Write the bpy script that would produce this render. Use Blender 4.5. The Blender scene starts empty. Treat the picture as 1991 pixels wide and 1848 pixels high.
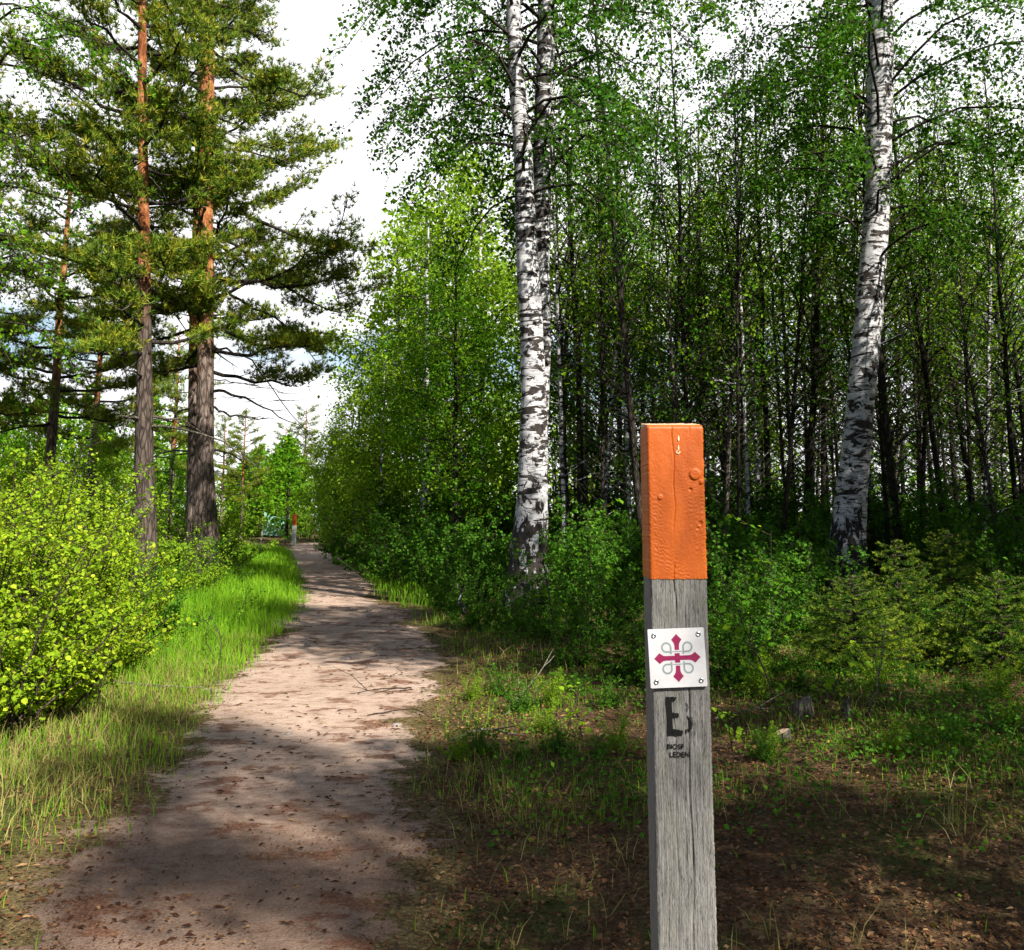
import bpy, math, random
import numpy as np
from mathutils import Vector, Matrix, noise as mnoise

SC = bpy.context.scene
COL = SC.collection
R = math.radians
TAU = math.tau

# ------------------------------------------------------------------ camera model (photo measured on a 1991 px wide view)
F = 1850.0; CX = 995.5; CY = 727.0; PITCH = math.atan(273.0 / 1850.0); CAMH = 1.5
def P(px, py, d):
    """world point on the plane y = d seen at pixel px, py of the photograph"""
    u = (px - CX) / F; v = (CY - py) / F
    dx = u; dy = math.cos(PITCH) - v * math.sin(PITCH); dz = math.sin(PITCH) + v * math.cos(PITCH)
    t = d / dy
    return Vector((dx * t, d, CAMH + dz * t))
def G(px, py):
    """ground point under pixel"""
    u = (px - CX) / F; v = (CY - py) / F
    dy = math.cos(PITCH) - v * math.sin(PITCH); dz = math.sin(PITCH) + v * math.cos(PITCH)
    t = -CAMH / dz
    return (u * t, dy * t)
def X(px, d): return P(px, 1000, d).x

cam_d = bpy.data.cameras.new('camera'); cam = bpy.data.objects.new('camera', cam_d); COL.objects.link(cam)
cam.location = (0, 0, CAMH); cam.rotation_euler = (R(90) + PITCH, 0, 0)
cam_d.sensor_width = 36; cam_d.lens = 36 * F / 1991.0
cam_d.shift_y = -(924.0 - CY) / 1991.0
cam_d.clip_end = 2000; cam_d.clip_start = 0.05
SC.camera = cam

# ------------------------------------------------------------------ tagging
def tag(o, label=None, cat=None, group=None, kind=None):
    if label: o['label'] = label
    if cat: o['category'] = cat
    if group: o['group'] = group
    if kind: o['kind'] = kind
    return o
def empty(name, loc, rz=0, s=1.0):
    o = bpy.data.objects.new(name, None); COL.objects.link(o)
    o.location = loc; o.rotation_euler = (0, 0, rz); o.scale = (s, s, s); o.empty_display_size = .2
    return o
def copy_tree(o, loc, rz, s=1.0, tilt=(0, 0)):
    c = o.copy(); COL.objects.link(c); c.location = loc; c.rotation_euler = (tilt[0], tilt[1], rz)
    c.scale = (s, s, s) if not isinstance(s, tuple) else s
    for ch in o.children:
        k = ch.copy(); COL.objects.link(k); k.parent = c
    return c

# ------------------------------------------------------------------ mesh buffer
class Buf:
    def __init__(s): s.v = []; s.f = []; s.n = 0
    def add(s, v, f, mat=0, tone=None, smooth=False):
        v = np.asarray(v, dtype=np.float32).reshape(-1, 3); f = np.asarray(f, dtype=np.int64)
        if len(v) == 0 or len(f) == 0: return
        if tone is None: tone = np.full(len(f), .5, np.float32)
        s.f.append((f + s.n, mat, np.asarray(tone, np.float32), smooth)); s.v.append(v); s.n += len(v)
    def build(s, name, mats, parent=None, loc=None):
        me = bpy.data.meshes.new(name)
        V = np.concatenate(s.v) if s.v else np.zeros((0, 3), np.float32)
        me.vertices.add(len(V)); me.vertices.foreach_set('co', V.ravel())
        loops = np.concatenate([f.ravel() for f, m, t, sm in s.f])
        tot = np.concatenate([np.full(len(f), f.shape[1]) for f, m, t, sm in s.f])
        st = np.concatenate([[0], np.cumsum(tot)[:-1]])
        me.loops.add(len(loops)); me.loops.foreach_set('vertex_index', loops.astype(np.int32))
        me.polygons.add(len(tot)); me.polygons.foreach_set('loop_start', st.astype(np.int32))
        me.polygons.foreach_set('loop_total', tot.astype(np.int32))
        me.polygons.foreach_set('material_index', np.concatenate([np.full(len(f), m) for f, m, t, sm in s.f]).astype(np.int32))
        me.polygons.foreach_set('use_smooth', np.concatenate([np.full(len(f), sm) for f, m, t, sm in s.f]))
        a = me.attributes.new('tone', 'FLOAT', 'FACE')
        a.data.foreach_set('value', np.concatenate([t for f, m, t, sm in s.f]))
        me.update(calc_edges=True)
        for m in mats: me.materials.append(m)
        o = bpy.data.objects.new(name, me); COL.objects.link(o)
        if parent: o.parent = parent
        if loc: o.location = loc
        return o

def tube(b, pts, rad, sides=6, mat=0, tone=.5, cap=False, smooth=True, rough=0, rng=None):
    pts = np.asarray(pts, dtype=float); n = len(pts); rad = np.broadcast_to(np.asarray(rad, float), (n,))
    t = np.gradient(pts, axis=0); t /= np.linalg.norm(t, axis=1)[:, None] + 1e-9
    ref = np.array([0, 1., 0]) if abs(t[:, 1]).mean() < .9 else np.array([1., 0, 0])
    a = np.cross(t, ref); a /= np.linalg.norm(a, axis=1)[:, None] + 1e-9
    c = np.cross(t, a)
    th = np.arange(sides) / sides * TAU
    rr = rad[:, None] * np.ones((n, sides))
    if rough and rng is not None: rr = rr * (1 + rng.normal(0, rough, rr.shape))
    v = pts[:, None, :] + (a[:, None, :] * np.cos(th)[None, :, None] + c[:, None, :] * np.sin(th)[None, :, None]) * rr[:, :, None]
    i = np.arange(n - 1)[:, None] * sides; j = np.arange(sides)[None, :]; k = (j + 1) % sides
    f = np.stack([i + j, i + k, i + sides + k, i + sides + j], -1).reshape(-1, 4)
    v = v.reshape(-1, 3)
    b.add(v, f, mat, np.full(len(f), tone), smooth)
    if cap:
        for e, r in ((0, 1), (n - 1, -1)):
            ring = v[e * sides:(e + 1) * sides]
            b.add(ring, [list(range(sides))[::r]], mat, None, False)

def unit(v): return v / (np.linalg.norm(v, axis=-1, keepdims=True) + 1e-9)
def leaves(b, pos, size, rng, mat=0, shape='rhomb', up=.5, tone=None, axis=None):
    pos = np.asarray(pos, float); n = len(pos)
    if n == 0: return
    size = np.broadcast_to(size, (n,)) * rng.uniform(.5, 1.35, n)
    nrm = unit(rng.normal(0, 1, (n, 3)) + np.array([0, 0, up * 2]))
    ax = rng.normal(0, 1, (n, 3)) + (np.array([0, 0, -.8]) if axis is None else axis)
    ax = unit(ax - nrm * (ax * nrm).sum(1, keepdims=True)); sd = np.cross(nrm, ax)
    if tone is None: tone = np.clip(rng.normal(.5, .2, n), 0, 1)
    L = size[:, None]
    if shape == 'rhomb':
        v = np.stack([pos, pos + ax * L * .45 + sd * L * .38 + nrm * L * .1, pos + ax * L, pos + ax * L * .45 - sd * L * .38 + nrm * L * .1], 1)
        f = np.arange(n)[:, None] * 4 + np.arange(4)
    else:
        q = [(0, 0, 0), (.22, .36, .06), (.6, .42, .1), (1, 0, -.04), (.6, -.42, .1), (.22, -.36, .06)]
        v = np.stack([pos + ax * L * a_ + sd * L * s_ + nrm * L * z_ for a_, s_, z_ in q], 1)
        f = np.concatenate([np.arange(n)[:, None] * 6 + np.array([0, 1, 2, 3]), np.arange(n)[:, None] * 6 + np.array([0, 3, 4, 5])])
        tone = np.concatenate([tone, tone])
    b.add(v.reshape(-1, 3), f, mat, tone)

def needles(b, pos, dirs, size, rng, mat=0, per=11, spread=.75, w=.11, tone=None):
    """tufts of narrow needle blades round a shoot"""
    n = len(pos)
    if n == 0: return
    pos = np.repeat(np.asarray(pos, float), per, 0); d = np.repeat(unit(np.asarray(dirs, float)), per, 0)
    m = len(pos)
    tn = np.clip(rng.normal(.5, .22, n), 0, 1) if tone is None else tone
    tn = np.repeat(tn, per)
    d = unit(d + rng.normal(0, spread, (m, 3)))
    L = (size * rng.uniform(.6, 1.25, m))[:, None]
    s = unit(np.cross(d, rng.normal(0, 1, (m, 3))))
    p0 = pos + d * L * .05
    v = np.stack([p0 - s * L * w * .5, p0 + s * L * w * .5, p0 + d * L], 1).reshape(-1, 3)
    b.add(v, np.arange(m)[:, None] * 3 + np.arange(3), mat, tn)

# ------------------------------------------------------------------ materials
def newmat(name):
    m = bpy.data.materials.new(name); m.use_nodes = True
    nt = m.node_tree; nt.nodes.clear()
    out = nt.nodes.new('ShaderNodeOutputMaterial')
    return m, nt, out
class N:
    def __init__(s, nt): s.nt = nt
    def __call__(s, typ, ins=None, **kw):
        n = s.nt.nodes.new(typ)
        for k, v in kw.items(): setattr(n, k, v)
        for k, v in (ins or {}).items():
            if isinstance(v, bpy.types.NodeSocket): s.nt.links.new(v, n.inputs[k])
            else: n.inputs[k].default_value = v
        return n
    def link(s, a, b): s.nt.links.new(a, b)
    def math(s, op, a, b=0.0, clamp=False):
        n = s('ShaderNodeMath', {0: a, 1: b}, operation=op, use_clamp=clamp); return n.outputs[0]
    def ramp(s, fac, stops, interp='LINEAR'):
        n = s('ShaderNodeValToRGB', {0: fac}); cr = n.color_ramp; cr.interpolation = interp
        while len(cr.elements) < len(stops): cr.elements.new(.5)
        for e, (p, c) in zip(cr.elements, stops):
            e.position = p; e.color = (*c, 1) if len(c) == 3 else c
        return n.outputs[0]
    def noise(s, vec, scale, detail=3, rough=.6, dist=0):
        n = s('ShaderNodeTexNoise', {'Vector': vec, 'Scale': scale, 'Detail': detail, 'Roughness': rough, 'Distortion': dist}); return n.outputs[0]
    def mix(s, fac, a, b, blend='MIX'):
        n = s('ShaderNodeMix', data_type='RGBA', blend_type=blend)
        for k, v in ((0, fac), (6, a), (7, b)):
            if isinstance(v, bpy.types.NodeSocket): s.nt.links.new(v, n.inputs[k])
            else: n.inputs[k].default_value = v if k == 0 else (*v, 1)
        return n.outputs[2]
    def mapv(s, vec, scale): return s('ShaderNodeMapping', {'Vector': vec, 'Scale': scale}).outputs[0]
    def smooth(s, x, a, b):
        n = s('ShaderNodeMapRange', {0: x, 1: a, 2: b, 3: 0.0, 4: 1.0}); n.interpolation_type = 'SMOOTHSTEP'; return n.outputs[0]
def g3(v): return (v, v, v)

def leafmat(name, c0, c1, c2, trans=.35, rough=.55, spec=.07):
    m, nt, out = newmat(name); n = N(nt)
    at = n('ShaderNodeAttribute', attribute_name='tone').outputs['Fac']
    geo = n('ShaderNodeNewGeometry').outputs['Position']
    big = n.noise(geo, .9, 2)
    f = n.math('ADD', n.math('MULTIPLY', at, .75), n.math('MULTIPLY', big, .35))
    col = n.ramp(f, [(.15, c0), (.55, c1), (.95, c2)])
    pb = n('ShaderNodeBsdfPrincipled', {'Base Color': col, 'Roughness': rough, 'Specular IOR Level': spec})
    tr = n('ShaderNodeBsdfTranslucent', {'Color': n.mix(1.0, col, (1.0, 1.0, .55), 'MULTIPLY')})
    mx = n('ShaderNodeMixShader', {0: trans, 1: pb.outputs[0], 2: tr.outputs[0]})
    n.link(mx.outputs[0], out.inputs[0]); return m

M = {}
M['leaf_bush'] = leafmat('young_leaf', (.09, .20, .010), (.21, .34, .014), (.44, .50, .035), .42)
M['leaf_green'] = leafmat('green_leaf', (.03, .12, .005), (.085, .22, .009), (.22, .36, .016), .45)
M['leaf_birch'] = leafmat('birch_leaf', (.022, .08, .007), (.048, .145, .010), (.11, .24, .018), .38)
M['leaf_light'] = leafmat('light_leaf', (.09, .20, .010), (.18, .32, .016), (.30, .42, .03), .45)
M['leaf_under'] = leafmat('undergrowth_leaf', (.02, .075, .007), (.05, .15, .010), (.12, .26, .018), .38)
M['needle_pine'] = leafmat('pine_needle', (.03, .085, .010), (.12, .19, .018), (.36, .34, .03), .2, .5)
M['needle_spruce'] = leafmat('spruce_needle', (.02, .065, .008), (.06, .125, .012), (.27, .34, .025), .15, .5)
M['grass'] = leafmat('grass_blade', (.07, .20, .010), (.16, .36, .016), (.30, .44, .03), .45)
M['grass_dry'] = leafmat('dry_grass', (.13, .13, .03), (.26, .24, .07), (.42, .36, .16), .3)
M['litter'] = leafmat('leaf_litter', (.03, .012, .007), (.10, .045, .02), (.26, .16, .08), .1, .8)
M['moss'] = leafmat('moss', (.05, .09, .012), (.12, .16, .015), (.24, .26, .03), .2, .8)

def barkmat(name, dark, mid, light, sc=(14, 14, 4), upper=None, z0=3., z1=5.):
    m, nt, out = newmat(name); n = N(nt)
    co = n('ShaderNodeTexCoord').outputs['Object']
    v = n.mapv(co, sc)
    vo = n('ShaderNodeTexVoronoi', {'Vector': n.mapv(co, sc), 'Scale': 1.0}, feature='DISTANCE_TO_EDGE').outputs['Distance']
    no = n.noise(v, 1.3, 5, .65, .4)
    f = n.math('ADD', n.math('MULTIPLY', n.smooth(vo, 0, .16), .28), n.math('MULTIPLY', no, .85))
    col = n.ramp(f, [(.25, dark), (.6, mid), (.95, light)])
    if upper:
        z = n('ShaderNodeSeparateXYZ', {0: co}).outputs[2]
        zz = n.math('ADD', z, n.math('MULTIPLY', n.noise(n.mapv(co, (3, 3, 1.5)), 1.2, 4), 2.4))
        pl = n.noise(n.mapv(co, (8, 8, 4)), 1, 5, .7)
        uc = n.ramp(pl, [(.32, upper[0]), (.5, upper[1]), (.68, upper[2])])
        col = n.mix(n.smooth(zz, z0, z1), col, uc)
    bp = n('ShaderNodeBump', {'Height': f, 'Strength': .9, 'Distance': .04})
    pb = n('ShaderNodeBsdfPrincipled', {'Base Color': col, 'Roughness': .9, 'Normal': bp.outputs[0], 'Specular IOR Level': .15})
    n.link(pb.outputs[0], out.inputs[0]); return m
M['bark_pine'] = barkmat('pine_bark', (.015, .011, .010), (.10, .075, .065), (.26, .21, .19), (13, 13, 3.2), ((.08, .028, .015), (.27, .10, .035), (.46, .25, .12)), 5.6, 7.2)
M['bark_pine_shaded'] = barkmat('shaded_pine_bark', (.010, .008, .007), (.05, .038, .033), (.15, .12, .105), (13, 13, 3.2), ((.05, .016, .009), (.20, .065, .022), (.40, .19, .09)), 5.8, 7.4)  # pine bark copy, the shade on the lower trunk put into its colours
M['bark_dark'] = barkmat('dark_bark', (.005, .0045, .004), (.022, .018, .015), (.07, .058, .048), (18, 18, 5))
M['bark_grey'] = barkmat('grey_bark', (.015, .013, .011), (.07, .06, .05), (.20, .18, .15), (16, 16, 5))
M['twig'] = barkmat('twig_bark', (.015, .012, .01), (.05, .035, .028), (.12, .09, .07), (30, 30, 30))
M['deadwood'] = barkmat('dead_wood', (.05, .04, .03), (.16, .135, .11), (.30, .265, .225), (40, 40, 40))

def birchmat(name, zbase=1.6, amount=.0, zs=2.4):
    m, nt, out = newmat(name); n = N(nt)
    co = n('ShaderNodeTexCoord').outputs['Object']
    z = n('ShaderNodeSeparateXYZ', {0: co}).outputs[2]
    # horizontal papery streaks, thin
    s1 = n.noise(n.mapv(co, (7, 7, 75)), 1, 3, .55)
    thin = n.smooth(s1, .60, .66)
    # chevrons and knots
    s2 = n.noise(n.mapv(co, (3.6, 3.6, 6.4)), 1, 5, .68, .7)
    big = n.smooth(s2, .565 - amount, .59 - amount)
    s3 = n.noise(n.mapv(co, (1.7, 1.7, 9.0)), 1, 4, .6, .9)
    band = n.smooth(s3, .60 - amount, .625 - amount)
    s5 = n.noise(n.mapv(co, (14, 14, 26)), 1, 3, .6, .3)
    spots = n.smooth(s5, .63, .67)
    # base: black corky plates between pale ribs
    s4 = n.noise(n.mapv(co, (9.5, 9.5, 3.4)), 1, 5, .62, .8)
    thr = n('ShaderNodeMapRange', {0: z, 1: zbase * .25, 2: zbase + 1.1, 3: .40, 4: .80}).outputs[0]
    base = n.smooth(n.math('SUBTRACT', s4, thr), 0, .03)
    dk = n.math('MAXIMUM', n.math('MAXIMUM', big, band), base)
    dk = n.math('MAXIMUM', dk, n.math('MULTIPLY', n.math('MAXIMUM', thin, spots), .7))
    tint = n.ramp(n.noise(n.mapv(co, (5, 5, 12)), 1, 4), [(.3, (.20, .20, .22)), (.5, (.42, .42, .45)), (.72, (.58, .57, .58))])
    blk = n.ramp(n.noise(n.mapv(co, (20, 20, 12)), 1, 4), [(.35, (.008, .008, .009)), (.7, (.045, .036, .03))])
    col = n.mix(dk, tint, blk)
    h = n.math('ADD', n.math('MULTIPLY', dk, -.6), n.math('MULTIPLY', s4, .5))
    bp = n('ShaderNodeBump', {'Height': h, 'Strength': .8, 'Distance': .02})
    pb = n('ShaderNodeBsdfPrincipled', {'Base Color': col, 'Roughness': .75, 'Normal': bp.outputs[0], 'Specular IOR Level': .2})
    n.link(pb.outputs[0], out.inputs[0]); return m
M['birch'] = birchmat('birch_bark', 2.7, .03)
M['birch_b'] = birchmat('birch_bark_dark', 2.0, .045)
M['birch_c'] = birchmat('birch_bark_smooth', 1.8, .03)
M['birch_thin'] = birchmat('thin_birch_bark', 1.2, .04)

def groundmat():
    m, nt, out = newmat('forest_floor'); n = N(nt)
    co = n('ShaderNodeTexCoord').outputs['Object']
    a = n.noise(co, .5, 3); b_ = n.noise(co, 3.5, 5, .7); c = n.noise(co, 45, 4, .7)
    soil = n.ramp(n.math('ADD', n.math('MULTIPLY', c, .7), n.math('MULTIPLY', b_, .3)), [(.33, (.02, .012, .008)), (.5, (.085, .05, .028)), (.68, (.22, .14, .085))])
    moss = n.ramp(c, [(.35, (.02, .035, .008)), (.6, (.07, .10, .015)), (.75, (.15, .17, .03))])
    f = n.smooth(n.math('ADD', n.math('MULTIPLY', a, .6), n.math('MULTIPLY', b_, .5)), .52, .64)
    col = n.mix(n.math('MULTIPLY', f, .8), soil, moss)
    bp = n('ShaderNodeBump', {'Height': n.math('ADD', c, b_), 'Strength': 1, 'Distance': .04})
    pb = n('ShaderNodeBsdfPrincipled', {'Base Color': col, 'Roughness': 1, 'Normal': bp.outputs[0], 'Specular IOR Level': .1})
    n.link(pb.outputs[0], out.inputs[0]); return m
M['ground'] = groundmat()
def pathmat():
    m, nt, out = newmat('path_gravel'); n = N(nt)
    co = n('ShaderNodeTexCoord').outputs['Object']
    a = n.noise(co, .9, 4, .6); b_ = n.noise(n.mapv(co, (1, 1.6, 1)), 7, 5, .7); c = n.noise(co, 85, 3, .75)
    base = n.ramp(n.math('ADD', n.math('MULTIPLY', b_, .6), n.math('MULTIPLY', c, .45)), [(.34, (.14, .09, .07)), (.5, (.37, .27, .22)), (.68, (.52, .41, .34))])
    dirt = n.ramp(c, [(.3, (.04, .02, .013)), (.6, (.15, .085, .055))])
    f = n.smooth(n.math('ADD', n.math('MULTIPLY', a, .5), n.math('MULTIPLY', b_, .55)), .54, .66)
    # nearer the viewer the gravel is buried under trodden brown earth
    y = n('ShaderNodeSeparateXYZ', {0: co}).outputs[1]
    near = n.math('SUBTRACT', 1.0, n.smooth(n.math('ADD', y, n.math('MULTIPLY', b_, 1.6)), 5.2, 7.2))
    f2 = n.math('MAXIMUM', n.math('MULTIPLY', f, .75), n.math('MULTIPLY', near, .72))
    col = n.mix(f2, base, dirt)
    ed = n('ShaderNodeAttribute', attribute_name='edge').outputs['Fac']
    en = n.math('ADD', n.math('MULTIPLY', n.noise(co, 4.5, 5, .7), .9), n.math('MULTIPLY', n.noise(co, 40, 3, .7), .35))
    red = n.ramp(n.noise(co, 60, 4, .75), [(.35, (.035, .016, .010)), (.52, (.14, .055, .03)), (.7, (.26, .14, .08))])
    pt_ = n.smooth(n.noise(n.mapv(co, (1, 1.5, 1)), 2.3, 5, .72), .53, .60)
    col = n.mix(n.math('MULTIPLY', pt_, .8), col, red)
    soil = n.ramp(n.noise(co, 50, 4, .7), [(.35, (.03, .02, .010)), (.52, (.10, .075, .03)), (.7, (.20, .16, .07))])
    col = n.mix(n.smooth(n.math('ADD', ed, n.math('SUBTRACT', en, .62)), -.05, .06), col, soil)
    vo = n('ShaderNodeTexVoronoi', {'Vector': co, 'Scale': 60.0}).outputs['Distance']
    peb = n.math('SUBTRACT', 1.0, n.smooth(vo, .10, .2))
    pm = n.math('MULTIPLY', peb, n.smooth(n.noise(co, 23, 2), .52, .6))
    col = n.mix(n.math('MULTIPLY', pm, .7), col, (.50, .46, .42))
    bp = n('ShaderNodeBump', {'Height': n.math('ADD', n.math('ADD', c, n.math('MULTIPLY', b_, 1.2)), pm), 'Strength': .9, 'Distance': .02})
    pb = n('ShaderNodeBsdfPrincipled', {'Base Color': col, 'Roughness': .95, 'Normal': bp.outputs[0], 'Specular IOR Level': .15})
    n.link(pb.outputs[0], out.inputs[0]); return m
M['path'] = pathmat()
def plain(name, col, rough=.6, spec=.4, var=.0, sc=40, metal=0.0, bump=0, bd=.002):
    m, nt, out = newmat(name); n = N(nt)
    co = n('ShaderNodeTexCoord').outputs['Object']
    f = n.noise(co, sc, 4, .65)
    c = n.ramp(f, [(.3, tuple(max(0, x * (1 - var)) for x in col)), (.7, tuple(x * (1 + var) for x in col))])
    ins = {'Base Color': c, 'Roughness': rough, 'Specular IOR Level': spec, 'Metallic': metal}
    if bump: ins['Normal'] = n('ShaderNodeBump', {'Height': f, 'Strength': bump, 'Distance': bd}).outputs[0]
    pb = n('ShaderNodeBsdfPrincipled', ins)
    n.link(pb.outputs[0], out.inputs[0]); return m
def orangemat():
    m, nt, out = newmat('orange_paint'); n = N(nt)
    co = n('ShaderNodeTexCoord').outputs['Object']
    a = n.noise(co, 130, 4, .7); w = n.noise(n.mapv(co, (28, 28, 9)), 1, 4, .6)
    fine = n.noise(n.mapv(co, (420, 420, 190)), 1, 3, .6)
    col = n.ramp(w, [(.3, (.30, .056, .003)), (.55, (.365, .072, .003)), (.8, (.43, .092, .006))])
    chip = n.smooth(n.noise(co, 62, 3, .7), .73, .745)
    col = n.mix(n.math('MULTIPLY', chip, .6), col, (.45, .33, .22))
    h = n.math('ADD', n.math('MULTIPLY', a, .7), n.math('MULTIPLY', fine, .5))
    bp = n('ShaderNodeBump', {'Height': h, 'Strength': .55, 'Distance': .0022})
    pb = n('ShaderNodeBsdfPrincipled', {'Base Color': col, 'Roughness': .5, 'Normal': bp.outputs[0], 'Specular IOR Level': .35})
    n.link(pb.outputs[0], out.inputs[0]); return m
M['orange'] = orangemat()
def greywood():
    m, nt, out = newmat('weathered_wood'); n = N(nt)
    co = n('ShaderNodeTexCoord').outputs['Object']
    g = n.noise(n.mapv(co, (210, 210, 16)), 1, 4, .7, .3); g2 = n.noise(n.mapv(co, (700, 700, 110)), 1, 3, .7)
    b_ = n.noise(n.mapv(co, (18, 18, 6)), 1, 3)
    f = n.math('ADD', n.math('MULTIPLY', g, .55), n.math('MULTIPLY', g2, .45))
    col = n.ramp(f, [(.36, (.02, .02, .02)), (.46, (.11, .108, .105)), (.6, (.20, .196, .192)), (.75, (.30, .295, .29))])
    col = n.mix(n.math('MULTIPLY', n.smooth(b_, .5, .7), .35), col, (.16, .17, .11))
    bp = n('ShaderNodeBump', {'Height': f, 'Strength': .9, 'Distance': .003})
    pb = n('ShaderNodeBsdfPrincipled', {'Base Color': col, 'Roughness': .85, 'Normal': bp.outputs[0], 'Specular IOR Level': .2})
    n.link(pb.outputs[0], out.inputs[0]); return m
M['greywood'] = greywood()
M['rawwood'] = plain('bare_end_grain', (.42, .30, .20), .8, .2, .5, 220, bump=.6)
M['plate'] = plain('white_plastic_plate', (.52, .52, .55), .45, .4, .07, 30)
M['red'] = plain('crimson_print', (.22, .008, .065), .45, .5, .25, 300)
M['grey'] = plain('grey_print', (.20, .25, .27), .45, .5, .1, 300)
M['black'] = plain('black_stencil_paint', (.008, .008, .008), .8, .1, .3, 400)
M['steel'] = plain('screw_steel', (.55, .57, .6), .3, .5, .2, 300, 1.0)
M['whitepaint'] = plain('white_paint', (.42, .42, .40), .6, .3, .15, 12)
M['stone'] = plain('pale_stone', (.20, .175, .165), .9, .2, .3, 25, bump=.6, bd=.01)
def netmat():
    m, nt, out = newmat('green_netting'); n = N(nt)
    co = n('ShaderNodeTexCoord').outputs['Object']
    col = n.ramp(n.noise(co, 3, 3), [(.3, (.25, .55, .42)), (.7, (.40, .66, .60))])
    pb = n('ShaderNodeBsdfPrincipled', {'Base Color': col, 'Roughness': .7})
    n.link(pb.outputs[0], out.inputs[0]); return m
M['net'] = netmat()

# ------------------------------------------------------------------ ground and path
# path edges measured in the photograph: row, left, right
ROWS = [(1058, 575, 622), (1075, 563, 642), (1100, 577, 690), (1130, 584, 712), (1160, 590, 735), (1190, 584, 780), (1220, 556, 818), (1260, 520, 838), (1300, 480, 866), (1350, 440, 852), (1400, 408, 828), (1455, 366, 800), (1560, 285, 800), (1700, 150, 800), (1848, 20, 830)]
pd = []
for y, l, r in ROWS:
    a = G(l, y); b = G(r, y); pd.append((a[1], a[0], b[0]))
pd.sort()
PD = np.array(pd)
PD = np.vstack([[-6, PD[0, 1] - 1.5, PD[0, 2] + .2], PD, [58, PD[-1, 1] + 2.5, PD[-1, 2] + 5.0], [75, PD[-1, 1] + 12, PD[-1, 2] + 16]])
def path_edges(y): return np.interp(y, PD[:, 0], PD[:, 1]), np.interp(y, PD[:, 0], PD[:, 2])
def pathdist(x, y):
    """signed distance outside the path (negative inside)"""
    l, r = path_edges(y); return np.maximum(l - x, x - r)
def vnoise(x, y, s, seed=0):
    x = np.asarray(x) / s + seed * 17.3; y = np.asarray(y) / s + seed * 9.1
    return (np.sin(x * 1.7 + 1.3 * np.sin(y * 1.1 + seed)) + np.sin(y * 2.1 + 1.7 * np.sin(x * .9)) + .6 * np.sin(x * 3.7 + y * 2.9) + .5 * np.sin(x * 5.3 - y * 4.7 + seed)) / 3.1
def height(x, y):
    o = np.clip((pathdist(x, y) - .1) / 2.5, 0, 1)
    return o * (.09 + .07 * vnoise(x, y, 1.1, 1) + .10 * vnoise(x, y, 4, 2)) + .012 * vnoise(x, y, .3, 3) * np.clip(o * 4, 0, 1)

def grid_mesh(name, xs, ys, zf, mat):
    XX, YY = np.meshgrid(xs, ys); ZZ = zf(XX, YY)
    b = Buf(); nx = len(xs); ny = len(ys)
    i = np.arange(ny - 1)[:, None] * nx; j = np.arange(nx - 1)[None, :]
    f = np.stack([i + j, i + j + 1, i + nx + j + 1, i + nx + j], -1).reshape(-1, 4)
    b.add(np.stack([XX, YY, ZZ], -1).reshape(-1, 3), f, 0, None, True)
    return b.build(name, [mat])
xs = np.concatenate([[-900, -300, -120, -60], np.arange(-30, 30.01, .16), [60, 120, 300, 900]])
ys = np.concatenate([[-300, -60, -20], np.arange(-6, 26, .16), np.arange(26, 70, .6), [90, 150, 300, 900]])
tag(grid_mesh('ground', xs, ys, height, M['ground']), kind='structure')
# path: strips across, edges sinking under the soil
b = Buf(); ty = np.concatenate([np.arange(-6, 30, .07), np.arange(30, 75, .5)]); nu = 40
l, r = path_edges(ty)
def ragged(seed):
    q = np.random.default_rng(seed); o = 0
    for st, am in ((.9, .13), (.33, .075), (.12, .05)):
        g = np.arange(-8, 80, st); o = o + am * np.interp(ty, g, q.normal(0, 1, len(g)))
    return o
l = l + ragged(1); r = r - .05 + ragged(2)
u = np.linspace(-.22, 1.22, nu)
EX = np.maximum(-u, u - 1)[None] * (r - l)[:, None]
PX = l[:, None] + (r - l)[:, None] * u[None]; PY = np.repeat(ty[:, None], nu, 1)
PZ = height(PX, PY) + np.interp(u, [-.22, -.15, .08, .92, 1.15, 1.22], [-.03, .006, .014, .014, .006, -.03])[None] + .006 * vnoise(PX, PY, .5, 9)
i = np.arange(len(ty) - 1)[:, None] * nu; j = np.arange(nu - 1)[None]
b.add(np.stack([PX, PY, PZ], -1).reshape(-1, 3), np.stack([i + j, i + j + 1, i + nu + j + 1, i + nu + j], -1).reshape(-1, 4), 0, None, True)
po = b.build('path', [M['path']]); ea = po.data.attributes.new('edge', 'FLOAT', 'POINT'); ea.data.foreach_set('value', EX.ravel().astype(np.float32))
tag(po, kind='structure')

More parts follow.
